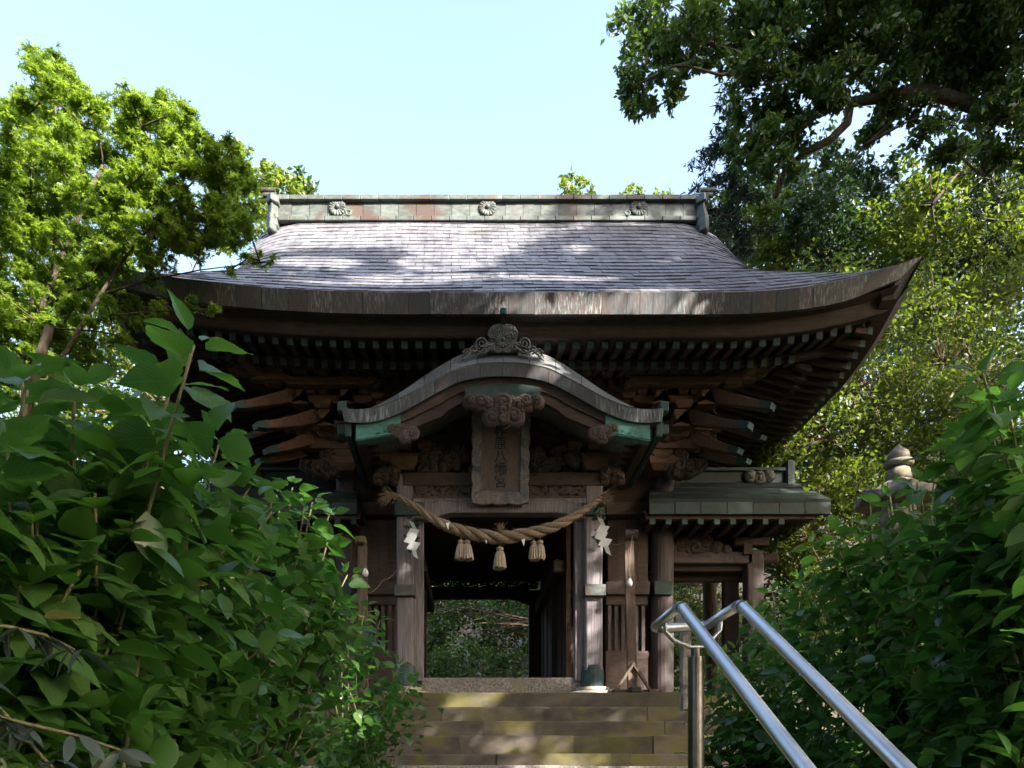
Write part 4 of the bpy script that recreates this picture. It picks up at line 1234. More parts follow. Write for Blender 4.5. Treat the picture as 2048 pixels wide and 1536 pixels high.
cable([(846, 1004, 8.93), (880, 996, 8.98), (952, 1000, 8.9)], 'thin pale cable draped along the left half of the porch beam')
cable([(1062, 998, 8.9), (1120, 996, 8.98), (1176, 1004, 8.93)], 'thin pale cable draped along the right half of the porch beam')
cable([(1168, 1026, 8.92), (1172, 1048, 8.9), (1174, 1060, 8.9)], 'short cable end dangling on the front of the right porch post')
cable([(1208, 1082, 8.86), (1248, 1086, 8.78)], 'cable strung from the right porch post to the braced lamp post')
cable([(794, 1140, 8.97), (766, 1160, 8.9), (738, 1186, 8.8)], 'cable strung from the left porch post to the lamp post')
# ------------------------------------------------------------------ steps, handrail, lantern, ground
steps = MB()
SX = .43
STEP = [(1385, 8.62), (1413, 8.36), (1441, 8.08), (1471, 7.80), (1507, 7.50), (1531, 7.20)]
zs = [PLAT] + [Z(y, d) for y, d in STEP[1:]]
JOINT = [[560, 1295, 1460], [560, 883, 1144, 1295, 1460], [600, 967, 1330, 1470], [590, 919, 1148, 1307, 1470], [590, 994, 1260, 1470], [590, 860, 1190, 1480]]
stair = empty('stone_steps', (SX, 7.9, 1.2), 'mossy stone steps climbing to the gate', 'steps')
stair['kind'] = 'structure'
for k, ((py, d), z) in enumerate(zip(STEP, zs)):
    zb = zs[k + 1] - .05 if k < 5 else 1.15
    back = STEP[k - 1][1] + .06 if k else 9.6
    js = JOINT[k]
    for a, b_ in zip(js[:-1], js[1:]):
        jz = rnd.uniform(-.006, .004); jy = rnd.uniform(-.012, .012)
        # a worn slab: rounded nosing with small chips along its length
        x0, x1 = X(a, d) + .0022, X(b_, d) - .0022
        n = max(3, int((x1 - x0) / .09)); yf = d + jy; zt = z + jz; rows = []
        for i in range(n + 1):
            x = x0 + (x1 - x0) * i / n
            c = .012 + .014 * abs(noise.noise(Vector((x * 5, d * 3, 1)))) + (.03 * max(0, noise.noise(Vector((x * 2.3, d * 7, 9))) - .35))
            w1 = .006 * noise.noise(Vector((x * 3, d, 4)))
            rows.append([(x, yf + .01 + w1, zb), (x, yf + w1, zb + .04), (x, yf + w1 * .5, zt - c * 1.3), (x, yf + c * .35, zt - c * .35), (x, yf + c * 1.5, zt), (x, back, zt), (x, back, zb)])
        mb = MB().grid(rows); m7 = 7
        mb.f += [tuple(range(6, -1, -1)), tuple(range(n * m7, n * m7 + 7))]
        mb.build('step_slab', 'step_stone' if k < 5 else 'granite', stair)
low = MB()
for k in range(2):                      # the last risers down to the landing
    low.box(-1.3, 2.3, 7.2 - .3 * (k + 1), 7.3, 1.0, zs[5] - .12 - .12 * k)
for k in range(8):                      # flight below the landing, under the camera
    low.box(-.45, 1.25, 2.45 - .29 * (k + 1), 2.5 - .29 * k, -.6, 1.2 - .165 * (k + 1))
low.box(-.6, 1.35, 2.45, 6.7, .9, 1.2)
o = low.build('lower_steps', 'step_stone', None, bevel=.01)
tag(o, 'lower flight of stone steps and landing below the gate steps', 'steps', kind='structure')
pf = MB().box(-4.2, 5.0, 9.55, 14.2, PLAT - .6, PLAT - .005).box(X(1462, 8.7), 5.0, 8.7, 9.6, PLAT - .6, PLAT - .02).box(-4.2, X(558, 8.7), 8.7, 9.6, PLAT - .6, PLAT - .02).build('platform', 'step_stone')
tag(pf, 'stone platform under the gate', 'platform', kind='structure')

# handrail
hr = empty('handrail', P(1392, 1400, 2.56), 'twin stainless steel handrail on a single post beside the steps', 'handrail')
SL = Vector((.0153, 1, .5767))
d0 = 2.37
LT, RT = P(1362, 1213, d0), P(1482, 1210, d0)
r_ = .0172
ends = []
for T_, nm in ((LT, 0), (RT, 1)):
    lo = T_ - SL * 1.75
    bend = [T_ + SL * (-.05), T_ - SL * .02, T_ + Vector((0, .012, .002)), T_ + Vector((0, .04, .003))]
    pts = [lo, T_ - SL * .9] + bend
    MB().tube(pts, r_, 20).build('rail', 'steel', hr, smooth=True)
    e = T_ + Vector((0, .36, 0)); ends.append(e)
for T_ in (LT, RT):
    for off in (.0,):
        q_ = T_ - SL * .012
        MB().tube([q_ - SL * .004, q_ + SL * .004], r_ + .0012, 20).build('weld_seam', 'steel_dull', hr, smooth=True)
# level stubs joined by a cross pipe with rounded elbows
a, b_ = ends
L0, R0 = LT + Vector((0, .03, .003)), RT + Vector((0, .03, .003))
pts = [L0, L0.lerp(a, .8)]
for k in range(1, 7):
    an = math.pi / 2 * k / 6; pts.append(a + Vector((.045 * (1 - math.cos(an)), -.045 + .045 * math.sin(an), 0)))
for k in range(0, 6):
    an = math.pi / 2 * k / 6; pts.append(b_ + Vector((-.045 + .045 * math.sin(an), -.045 + .045 * math.cos(an), 0)))
pts += [R0.lerp(b_, .8), R0]
MB().tube(pts, r_, 18).build('return_pipe', 'steel', hr, smooth=True)
pc = P(1392, 1300, 2.56)
yb = 2.56
zt = Z(1297, yb)
br = [Vector((LT.x, yb, LT.z - .015)), Vector((LT.x + .002, yb, LT.z - .045)), Vector((LT.x + .03, yb, LT.z - .075)), Vector((pc.x - .02, yb, zt + .004)), Vector((pc.x + .02, yb, zt + .004)), Vector((RT.x - .03, yb, RT.z - .075)), Vector((RT.x - .002, yb, RT.z - .045)), Vector((RT.x, yb, RT.z - .015))]
mb = MB()
vs = []
for i, p_ in enumerate(br):
    t = (br[min(i + 1, 7)] - br[max(i - 1, 0)]).normalized(); nn = Vector((-t.z, 0, t.x))
    for s1, s2 in ((-1, -1), (1, -1), (1, 1), (-1, 1)): vs.append(p_ + Vector((0, .016 * s1, 0)) + nn * .004 * s2)
mb.add(vs, [(i * 4 + q_, i * 4 + (q_ + 1) % 4, (i + 1) * 4 + (q_ + 1) % 4, (i + 1) * 4 + q_) for i in range(7) for q_ in range(4)] + [(3, 2, 1, 0), (28, 29, 30, 31)])
mb.build('rail_bracket', 'steel', hr, bevel=.002)
MB().lathe([(.017, zt), (.017, zt - .028), (.0265, zt - .03), (.027, zt - .035), (.027, 1.19), (.045, 1.19), (.045, 1.18)], (pc.x, yb, 0), 22).build('post', 'steel_dull', hr, smooth=False)
q2 = LT.lerp(RT, .5) - SL * 1.45
MB().lathe([(.027, q2.z - .12), (.027, q2.z - .95), (.045, q2.z - .96)], (q2.x, q2.y, 0), 16).build('post', 'steel_dull', hr)
MB().bar([LT - SL * 1.45 - Vector((0, 0, .03)), q2 - Vector((0, 0, .12)), RT - SL * 1.45 - Vector((0, 0, .03))], .03, .008).build('rail_bracket', 'steel', hr)

# stone lanterns
def lantern(cx, cy, ztop, s, label, ground):
    root = empty('stone_lantern', (cx, cy, ground), label, 'lantern')
    c = (cx, cy, ztop)
    MB().lathe([(.005 * s, 0), (.05 * s, -.05 * s), (.105 * s, -.10 * s), (.115 * s, -.15 * s), (.08 * s, -.19 * s)][::-1], c, 18).build('finial', 'lantern_stone', root, smooth=True)
    MB().lathe([(.07 * s, -.19 * s), (.15 * s, -.20 * s), (.155 * s, -.235 * s), (.13 * s, -.255 * s), (.06 * s, -.26 * s)][::-1], c, 22).build('finial_ring', 'weathered_stone', root, smooth=True)
    MB().lathe([(.06 * s, -.25 * s), (.115 * s, -.29 * s), (.13 * s, -.35 * s), (.13 * s, -.40 * s), (.10 * s, -.41 * s)][::-1], c, 22).build('finial_bowl', 'weathered_stone', root, smooth=True)
    mb = MB()
    n = 6; rings = [(.12, -.405, 0), (.2, -.46, 0), (.33, -.55, .01), (.46, -.60, .05), (.47, -.67, .03), (.2, -.70, 0)]
    vs = []
    for rr, z, up in rings:
        for k in range(12):
            an = 2 * math.pi * k / 12 + .26
            cor = k % 2 == 0
            vs.append((cx + rr * s * math.cos(an) * (1 if cor else .88), cy + rr * s * math.sin(an) * (1 if cor else .88), ztop + (z + (up if cor else 0)) * s))
    mb.add(vs, [(i * 12 + k, i * 12 + (k + 1) % 12, (i + 1) * 12 + (k + 1) % 12, (i + 1) * 12 + k) for i in range(5) for k in range(12)] + [tuple(range(12)), tuple(range(60, 72))])
    mb.build('cap', 'lantern_stone', root, bevel=.01)
    MB().lathe([(.20 * s, -1.02 * s), (.21 * s, -.85 * s), (.19 * s, -.69 * s)], c, 6).build('fire_box', 'lantern_stone', root, bevel=.02)
    MB().lathe([(.13 * s, -1.2 * s), (.30 * s, -1.08 * s), (.31 * s, -1.01 * s), (.18 * s, -1.0 * s)], c, 6).build('fire_box_base', 'lantern_stone', root, bevel=.01)
    MB().lathe([(.26 * s, ground - ztop - .1), (.26 * s, ground - ztop + .15 * s), (.14 * s, ground - ztop + .22 * s), (.12 * s, -1.5 * s), (.15 * s, -1.48 * s), (.15 * s, -1.42 * s), (.12 * s, -1.4 * s), (.13 * s, -1.19 * s)], c, 18).build('shaft', 'lantern_stone', root, smooth=True)
p = P(1797, 888, 7.0)
lantern(p.x, p.y, p.z, .84, 'tall stone lantern rising above the hydrangeas, pale bowl lit by the sun', 2.35)
p = P(957, 1343, 16.5)
lantern(p.x, p.y, p.z, .55, 'small stone lantern seen through the gate behind the threshold', PLAT - .1)
o = MB().pbox(1365, 1383, 1262, 1420, 7.3, .11).build('stone_post', 'lantern_stone', None, bevel=.01)
tag(o, 'plain grey stone post standing behind the handrail', 'post')

# ground: one sheet to the horizon
def gz(x, y):
    yy = [-200, .2, 2.5, 6.6, 7.2, 9.3, 15, 19, 26, 40, 80, 300]
    zz = [-.2, -.2, 1.12, 1.12, 1.35, 2.30, 2.30, 2.6, 6.0, 14, 26, 40]
    b = float(np.interp(y, yy, zz))
    dx = abs(x - .4)
    near = float(np.interp(y, [-5, 5, 7, 9], [1.0, 1.3, 2.2, 4.6]))
    side = max(0, dx - near)
    rise = (.30 if x < 0 else .42)
    b += min(side, 14) * rise * float(np.interp(y, [-30, 2, 10, 30], [.15, .45, .9, .8])) + max(0, side - 14) * .05
    if side > .1 and y > -3: b += .10 * noise.noise(Vector((x * .8, y * .8, 0)))
    return b
gx = [-260, -120, -60, -35, -22] + [-16 + i * .8 for i in range(41)] + [22, 35, 60, 120, 260]
gy = [-200, -80, -40, -20, -12, -8] + [-5 + i * .75 for i in range(48)] + [33, 40, 55, 80, 140, 300]
g = MB().grid([[(x, y, gz(x, y)) for x in gx] for y in gy]).build('ground', 'soil', None, smooth=True)
tag(g, 'dark leaf littered woodland ground rising behind the gate', 'ground', kind='structure')
# ------------------------------------------------------------------ vegetation
nr = np.random.default_rng(11)
SV = np.array(SUN)
# sun patches kept clear by cutting leaves out of the crowns, as (depth plane or 'roof', ellipse in photograph pixels)
LIT = [('roof', 700, 462, 150, 22), ('roof', 930, 470, 150, 34), ('roof', 1030, 455, 55, 18), ('roof', 640, 513, 95, 10), ('roof', 900, 512, 110, 16),
       ('roof', 930, 545, 260, 7), ('roof', 740, 560, 170, 4), ('roof', 1160, 549, 80, 6), ('roof', 1165, 489, 28, 6), 
       ('roof', 1310, 578, 110, 6), ('roof', 580, 480, 60, 9),
       (8.22, 1215, 612, 225, 30), (8.22, 1000, 612, 40, 18),
       (11.3, 690, 410, 180, 40), (11.3, 1010, 398, 70, 14), (11.3, 1275, 425, 34, 22), (11.3, 1370, 412, 24, 10), (11.3, 1180, 436, 60, 6), (11.3, 905, 430, 40, 16),
       (8.34, 1095, 714, 34, 20), (8.2, 1095, 740, 32, 14), (8.24, 1006, 803, 30, 7),
       (8.95, 1192, 1180, 30, 26), (8.95, 1190, 1258, 22, 52), (8.8, 1260, 1112, 14, 34), (8.8, 1192, 1368, 40, 12), (8.8, 1280, 1340, 34, 22), (9.1, 1160, 1300, 12, 60),
       (8.62, 900, 1399, 32, 12), (8.62, 965, 1397, 22, 14), (8.36, 900, 1428, 20, 10), (8.08, 1010, 1454, 46, 13), (8.08, 850, 1462, 55, 6), (7.8, 1000, 1488, 70, 16), (7.8, 1125, 1492, 46, 10), (7.5, 1130, 1521, 120, 12), (7.2, 1160, 1534, 150, 6), (7.5, 900, 1522, 30, 5), (8.36, 1366, 1424, 12, 8),
       (6.88, 1802, 948, 24, 26), (10.0, 1490, 994, 24, 2),
       (3.3, 600, 1020, 120, 110), (3.6, 700, 1170, 60, 50), (3.95, 1600, 1190, 60, 50), (3.5, 1690, 1080, 50, 50), (2.4, 1985, 850, 70, 90), (3.8, 1630, 1100, 50, 36), (4.8, 690, 1400, 90, 80), (2.4, 480, 960, 40, 50), (2.4, 1880, 1330, 50, 40),
       (8.6, 130, 380, 190, 300), (8.6, 60, 700, 110, 200), (7.7, 300, 420, 60, 90), (8.0, 430, 400, 40, 60), (13, 230, 760, 130, 170), (19, 570, 360, 80, 70), (20, 1150, 370, 50, 40), (20, 1300, 380, 60, 30),
       (14, 1880, 420, 150, 150), (15, 1640, 400, 60, 80), (16, 1440, 400, 60, 60), (12, 1690, 610, 90, 45), (12.4, 1890, 620, 90, 70), (11.8, 1790, 790, 90, 50), (11.4, 1640, 840, 60, 40), (12.4, 1980, 700, 50, 60), (11, 1650, 950, 60, 30), (11.8, 1930, 860, 60, 30), (17, 1400, 1200, 60, 50), (13, 1335, 1300, 14, 80), (6.6, 1050, 1560, 300, 30)]
def keep_mask(p, leaf=0., only=None):
    k = np.ones(len(p), bool)
    for z in (only or LIT):
        if z[0] == 'roof':
            g_ = p[:, 2] - ZE - .98 * (p[:, 1] - D0)
            L = g_ / (SV[2] - .98 * SV[1])
            ok = L > .6
        else:
            L = (p[:, 1] - z[0]) / SV[1]
            ok = L > .6
        h = p - L[:, None] * SV
        d = np.maximum(h[:, 1], .5)
        px = XV + h[:, 0] * F / d; py = HY - (h[:, 2] - EYE) * F / d
        e = .42 * leaf * F / (9.5 if z[0] == 'roof' else z[0])
        inside = ((px - z[1]) / (z[3] + e)) ** 2 + ((py - z[2]) / (z[4] + e * (.35 if z[0] == 'roof' else 1))) ** 2 < 1
        k &= ~(ok & inside)
    return k
def in_view(p, m=60):
    d = np.maximum(p[:, 1], 1e-3)
    px = XV + p[:, 0] * F / d; py = HY - (p[:, 2] - EYE) * F / d
    return (p[:, 1] > .2) & (px > -m) & (px < 2048 + m) & (py > -m) & (py < 1536 + m)

def scatter(clumps, leaf, layers, flat=.6, sub=45, sig=.17):
    """clumps: (x,y,z,r) in metres -> leaf points; leaves gather on sub-sprays near the shell"""
    out, subs = [], []
    for (x, y, z, r_) in clumps:
        n = int(layers * math.pi * r_ * r_ / (leaf * leaf * .30))
        K = max(5, n // sub)
        v = nr.normal(size=(K, 3)); v /= np.linalg.norm(v, axis=1)[:, None]
        rad = r_ * nr.uniform(.25, 1.02, K) ** .55 * np.where(nr.random(K) < .22, nr.uniform(1.0, 1.35, K), 1)
        sc_ = v * rad[:, None] * np.array([1, 1, .82]) + np.array([x, y, z])
        subs.append(sc_)
        idx = nr.integers(0, K, n)
        g_ = nr.normal(size=(n, 3)) * np.array([1, 1, flat]) * r_ * sig
        out.append(sc_[idx] + g_)
    return np.concatenate(out), np.concatenate(subs)
def leaf_mesh(name, mat, pts, leaf, parent, upbias=.9, aspect=.52, star=False, kind=None, jit=.35):
    n = len(pts)
    nrm = nr.normal(size=(n, 3)); nrm[:, 2] += upbias; nrm /= np.linalg.norm(nrm, axis=1)[:, None]
    a = nr.normal(size=(n, 3)); a[:, 2] -= .3
    a -= (a * nrm).sum(1)[:, None] * nrm; a /= np.linalg.norm(a, axis=1)[:, None]
    b_ = np.cross(nrm, a)
    L = leaf * nr.uniform(1 - jit, 1 + jit, n)[:, None]
    tint1 = np.clip(nr.normal(.5, .24, n), 0, 1)
    # slow variation from spray to spray
    if star:        # five narrow lobes joined at the base
        V = [pts]
        for an in (-1.15, -.45, .45, 1.15):
            pass
        base = pts - a * L * .15
        tips = [base + (a * math.cos(t) + b_ * math.sin(t)) * L * s_ for t, s_ in ((-1.5, .6), (-.72, .85), (0, 1.0), (.72, .85), (1.5, .6))]
        notch = [base + (a * math.cos(t) + b_ * math.sin(t)) * L * .30 + nrm * L * .03 for t in (-1.95, -1.1, -.36, .36, 1.1, 1.95)]
        verts = np.stack([notch[0], tips[0], notch[1], tips[1], notch[2], tips[2], notch[3], tips[3], notch[4], tips[4], notch[5]], 1).reshape(-1, 3)
        o = np.arange(n)[:, None] * 11
        tri = np.array([[0, 2, 1], [2, 4, 3], [4, 6, 5], [6, 8, 7], [8, 10, 9], [0, 10, 2], [2, 10, 8], [2, 8, 4], [4, 8, 6]])
        tri = tri[[0, 1, 2, 3, 4, 6, 7, 8]]
        faces = (o[:, None, :] + tri[None]).reshape(-1, 3)
        tint = np.repeat(tint1, len(tri))
    else:
        W = L * aspect * .5
        m_ = pts + a * L * .45
        verts = np.stack([pts, m_ + b_ * W + nrm * W * .35, pts + a * L, m_ - b_ * W + nrm * W * .35], 1).reshape(-1, 3)
        o = np.arange(n)[:, None] * 4
        faces = (o[:, None, :] + np.array([[0, 1, 2], [0, 2, 3]])[None]).reshape(-1, 3)
        tint = np.repeat(tint1, 2)
    ob = np_mesh(name, mat, verts, faces, parent, tint)
    if kind: ob['kind'] = kind
    return ob
def limb(mb, a, b_, r0, r1, wob=.12, n=7, seg=7):
    a, b_ = Vector(a), Vector(b_)
    L = (b_ - a).length
    o1 = Vector((rnd.uniform(-1, 1), rnd.uniform(-1, 1), rnd.uniform(-.4, 1))) * L * wob
    o2 = Vector((rnd.uniform(-1, 1), rnd.uniform(-1, 1), rnd.uniform(-.4, 1))) * L * wob
    pts = []
    for i in range(n + 1):
        t = i / n
        pts.append(a * (1 - t) ** 3 + (a.lerp(b_, .33) + o1) * 3 * t * (1 - t) ** 2 + (a.lerp(b_, .66) + o2) * 3 * t * t * (1 - t) + b_ * t ** 3)
    mb.tube(pts, [r0 + (r1 - r0) * i / n for i in range(n + 1)], seg)
    return pts
def cpx(lst, d, dj=.5):      # clumps given as (px, py, r_px[, depth]) at about depth d
    out = []
    for c in lst:
        dd = (c[3] if len(c) > 3 else d + rnd.uniform(-dj, dj))
        p_ = P(c[0], c[1], dd); out.append((p_.x, p_.y, p_.z, c[2] * dd / F))
    return out
def tree(name, label, cat, base, clumps, leaf, layers, mat, bark, group=None, trunk_r=.16, top=None, flat=.6, star=False, upbias=.9, twigs=.35, cull=True, sub=45, sig=.17, paths=None, hideview=False, aspect=.52, lim=1.):
    bx, by = base
    bz = gz(bx, by) - .15
    root = empty(name, (bx, by, bz), label, cat, group)
    mb = MB()
    cc = np.array([c[:3] for c in clumps])
    ctr = cc.mean(0)
    tp = Vector(top) if top else Vector((bx * .55 + ctr[0] * .45, by * .55 + ctr[1] * .45, max(bz + 1.0, ctr[2] - .25 * (ctr[2] - bz))))
    tr = limb(mb, (bx, by, bz), tp, trunk_r, trunk_r * .55, .05, 9, 10)
    if paths:
        for pth, r0, r1 in paths:
            k = len(pth); mb.tube([Vector(q_) for q_ in pth], [r0 + (r1 - r0) * i / (k - 1) for i in range(k)], 9)
    pts, subs = scatter(clumps, leaf, layers, flat, sub, sig)
    # limbs to clumps, twigs to sprays
    src = [Vector(q_) for q_ in tr[3:]]
    if paths: src += [Vector(q_) for pth, *_ in paths for q_ in pth]
    for c in clumps:
        cv = Vector(c[:3])
        if hideview and rnd.random() > .22: continue
        s_ = min(src, key=lambda q_: (q_ - cv).length + (2 if q_.z > cv.z + .3 else 0))
        r0 = lim * min(trunk_r * .4, .02 + (.0 if hideview else .03) * c[3])
        lp = limb(mb, s_, cv, r0, .008, .10, 6, 6)
        src += lp[3:6]
    if twigs:
        for c in subs:
            if rnd.random() < twigs:
                cv = Vector(c)
                s_ = min(src, key=lambda q_: (q_ - cv).length_squared)
                if (s_ - cv).length < 2.2: limb(mb, s_, cv, .011, .003, .12, 3, 4)
    if cull: pts = pts[keep_mask(pts, leaf)]
    if hideview: pts = pts[~in_view(pts)]
    mb.build('trunk', bark, root, smooth=True)
    leaf_mesh('crown', mat, pts, leaf, root, upbias, star=star, aspect=aspect)
    return root

# left maples
def inpoly(x, y, pl):
    c = False
    for i in range(len(pl)):
        (x0, y0), (x1, y1) = pl[i], pl[i - 1]
        if (y0 > y) != (y1 > y) and x < (x1 - x0) * (y - y0) / (y1 - y0) + x0: c = not c
    return c
def sprays(poly, n, r0, r1, d, dj):
    out = []
    xs = [p_[0] for p_ in poly]; ys = [p_[1] for p_ in poly]
    while len(out) < n:
        x, y = rnd.uniform(min(xs), max(xs)), rnd.uniform(min(ys), max(ys))
        if inpoly(x, y, poly): out.append((x, y, rnd.uniform(r0, r1), d + rnd.uniform(-dj, dj)))
    return cpx(out, d)
MA = [(-60, 250), (20, 190), (70, 120), (105, 85), (135, 150), (180, 180), (215, 240), (240, 300), (250, 400), (245, 520), (230, 640), (170, 730), (90, 790), (-60, 820)]
tree('maple_tree', 'bright yellow green maple with feathery sprays left of the gate', 'tree', (-5.5, 9.3), sprays(MA, 215, 17, 34, 9.0, 1.1),
     .060, 3.0, 'maple_leaf', 'bark', trunk_r=.11, flat=.22, star=True, upbias=1.9, twigs=.12, lim=.35, sub=70, sig=.34, cull=False,
     paths=[([P(40, 760, 9.2), P(75, 640, 9.1), P(105, 560, 9.0), P(160, 430, 8.9), P(205, 330, 8.8)], .05, .015), ([P(75, 640, 9.1), P(120, 590, 8.9), P(220, 560, 8.6)], .03, .012), ([P(60, 690, 9.2), P(70, 480, 9.0), P(65, 330, 8.9)], .035, .012), ([P(105, 560, 9), P(118, 380, 8.8), P(110, 200, 8.8)], .03, .01)])
MBp = [(235, 250), (245, 160), (262, 165), (280, 235), (330, 190), (365, 215), (400, 265), (415, 215), (440, 235), (465, 310), (500, 330), (490, 390), (512, 440), (470, 500), (400, 515), (330, 535), (260, 530), (200, 560), (200, 500), (215, 400)]
tree('maple_tree', 'shaded green maple overhanging the left corner of the gate roof', 'tree', (-5.0, 7.3),
     sprays(MBp, 140, 15, 28, 7.6, .5) + sprays([(180, 540), (340, 550), (320, 650), (250, 720), (180, 740)], 16, 12, 20, 7.6, .3) + cpx([(520, 522, 14), (545, 523, 9), (490, 515, 12), (385, 618, 18), (430, 622, 13), (460, 540, 12)], 7.6, .2),
     .055, 3.0, 'maple_leaf', 'bark', trunk_r=.08, flat=.25, star=True, upbias=1.7, twigs=.12, lim=.35, sub=60, sig=.34, cull=False,
     paths=[([P(20, 960, 7.3), P(110, 740, 7.4), P(200, 590, 7.5), P(260, 500, 7.5), P(330, 420, 7.6), P(400, 350, 7.7)], .024, .008), ([P(200, 590, 7.5), P(300, 560, 7.5), P(400, 540, 7.5), P(520, 525, 7.5)], .012, .003)])
tree('broadleaf_tree', 'sunlit yellowish broadleaf tree behind the left corner of the gate', 'tree', (-6.6, 14.5),
     cpx([(450, 400, 60), (480, 340, 50), (420, 470, 60), (330, 640, 110), (220, 640, 110), (240, 780, 120), (120, 820, 120), (330, 800, 100), (30, 880, 120), (180, 920, 120), (330, 920, 110), (430, 900, 90), (120, 500, 140), (20, 640, 140), (480, 1000, 90), (560, 1020, 80), (60, 1050, 150), (250, 1080, 150)], 13.5, .8),
     .12, 2.2, 'bush_leaf', 'bark_pale', trunk_r=.16, twigs=.5)
tree('broadleaf_tree', 'pale green tree top showing above the left ridge end', 'tree', (-5.5, 20),
     cpx([(535, 345, 40), (510, 385, 50), (560, 375, 40), (520, 430, 60), (590, 430, 60), (480, 300, 22), (470, 360, 40)], 19, .6), .15, 2.2, 'bush_leaf', 'bark', trunk_r=.2, cull=False, twigs=.2)
tree('broadleaf_tree', 'small darker tree top beside the pale one above the ridge', 'tree', (-4.2, 21),
     cpx([(600, 360, 26), (585, 385, 30), (620, 385, 20), (600, 430, 50)], 20, .4), .15, 2.0, 'camphor_leaf', 'bark', trunk_r=.18, cull=False, twigs=.3)
tree('broadleaf_tree', 'rounded yellow green tree top peeping over the ridge', 'tree', (3.0, 21.5),
     cpx([(1148, 372, 24), (1128, 388, 26), (1170, 388, 26), (1148, 430, 50)], 21, .3), .15, 2.4, 'bush_leaf', 'bark', trunk_r=.18, cull=False, twigs=.2)
tree('broadleaf_tree', 'pair of small leafy tree tips above the right end of the ridge', 'tree', (4.9, 21.5),
     cpx([(1275, 382, 17), (1262, 395, 20), (1320, 386, 15), (1335, 396, 14), (1300, 425, 45)], 21, .3), .13, 2.2, 'bush_leaf', 'bark', trunk_r=.16, cull=False, twigs=.3)

# the big camphor overhead on the right; most of its crown spreads outside the frame and shades the gate
pz = [([P(2420, 520, 12.2), P(2250, 330, 12.2), P(2080, 250, 12.1), P(1950, 212, 12.0), P(1850, 180, 11.9), P(1760, 195, 11.9), P(1700, 205, 11.9)], 0.143, 0.071),
      ([P(1700, 205, 11.9), P(1695, 245, 11.9), P(1660, 280, 11.9), P(1610, 305, 12.0), P(1570, 340, 12.1), P(1550, 395, 12.2)], 0.071, 0.042),
      ([P(1700, 205, 11.9), P(1680, 165, 11.8), P(1655, 140, 11.7), P(1600, 150, 11.6), P(1520, 140, 11.5), P(1440, 150, 11.5), P(1370, 130, 11.4)], 0.050, 0.015),
      ([P(1760, 195, 11.9), P(1690, 120, 11.7), P(1700, 20, 11.6)], 0.042, 0.017), ([P(1520, 140, 11.5), P(1470, 100, 11.4), P(1430, 90, 11.4)], 0.021, 0.008),
      ([P(2080, 250, 12.1), P(1980, 130, 12.0), P(1900, 40, 11.9)], 0.067, 0.025), ([P(1950, 212, 12.0), P(1960, 280, 12.0), P(1968, 350, 12.0)], 0.050, 0.029),
      ([P(1860, 190, 11.9), P(1800, 230, 11.9), P(1730, 290, 12.0), P(1660, 380, 12.1)], 0.025, 0.007)]
cl = cpx([(1290, 30, 56), (1370, 20, 60), (1290, 100, 50), (1262, 175, 36), (1288, 220, 24), (1345, 110, 46), (1335, 180, 32), (1445, 40, 65), (1425, 110, 36), (1525, 30, 70), (1530, 110, 40), (1620, 40, 75), (1720, 30, 80), (1820, 40, 80), (1920, 40, 80), (2010, 40, 80), (1640, 110, 55), (1600, 200, 48), (1570, 150, 36), (1760, 110, 55), (1870, 110, 60), (1960, 120, 60), (2030, 160, 60),
          (1505, 235, 45), (1490, 200, 30), (1535, 290, 48), (1555, 340, 36), (1500, 285, 35), (1590, 260, 36), (1645, 215, 36), (1740, 240, 36), (1690, 170, 45), (1800, 190, 45), (1850, 230, 40), (1920, 190, 50), (2000, 240, 55), (1900, 290, 40), (2040, 300, 50), (1960, 60, 70), (1560, 230, 40), (1530, 60, 60), (1480, 150, 35)], 11.7, .5)
cl += cpx([(1760 + 95 * i + rnd.uniform(-40, 40), -90 - 150 * j + rnd.uniform(-40, 40), 105) for i in range(7) for j in range(2)], 11.5, 1.0)
tree('camphor_tree', 'huge camphor tree with mossy limbs reaching over the roof from the right', 'tree', (12.6, 12.0), [(a, b_, c, r_ * 1.12) for a, b_, c, r_ in cl], .115, 4.6, 'camphor_leaf', 'bark', trunk_r=.42, top=P(2420, 520, 12.2), paths=pz, twigs=.28, flat=.7)

# conifers and broadleaf trees on the right bank
def conifer(label, px, py0, py1, wpx, d, base):
    cl = []
    n = 9
    for i in range(n):
        t = i / (n - 1)
        y = py0 + (py1 - py0) * t
        for k in range(2 + int(3 * t)):
            cl.append((px + rnd.uniform(-1, 1) * wpx * (.25 + .75 * t), y + rnd.uniform(-12, 12), 16 + 14 * t))
    tree('cypress_tree', label, 'tree', base, cpx(cl, d, .5), .12, 5.5, 'conifer_leaf', 'bark', trunk_r=.14, twigs=.5, flat=.5, upbias=.2, aspect=.22, sub=30, sig=.2)
conifer('dark cypress standing behind the right end of the ridge', 1455, 175, 470, 72, 13, (4.6, 13.6))
conifer('dark cypress at the right edge behind the camphor limb', 1985, 190, 520, 70, 14, (9.6, 14.8))
tree('broadleaf_tree', 'tall sunlit round crowned tree on the right bank', 'tree', (9.4, 14.8),
     cpx([(1860, 350, 70), (1930, 330, 60), (1830, 420, 80), (1920, 420, 90), (1990, 440, 80), (1870, 500, 90), (1960, 530, 90), (1800, 490, 60), (2040, 360, 60), (2030, 540, 80)], 14, .6), .115, 2.6, 'bush_leaf', 'bark', trunk_r=.2, twigs=.25)
tree('broadleaf_tree', 'bluish green oak crown behind the right end of the roof', 'tree', (7.6, 16.5),
     cpx([(1640, 340, 60), (1590, 400, 60), (1690, 390, 65), (1640, 450, 80), (1740, 430, 60), (1580, 480, 60), (1700, 510, 80), (1770, 350, 50), (1700, 310, 45), (1620, 540, 80), (1780, 540, 70)], 15.5, .6), .12, 2.6, 'conifer_oak', 'bark', trunk_r=.2, twigs=.25)
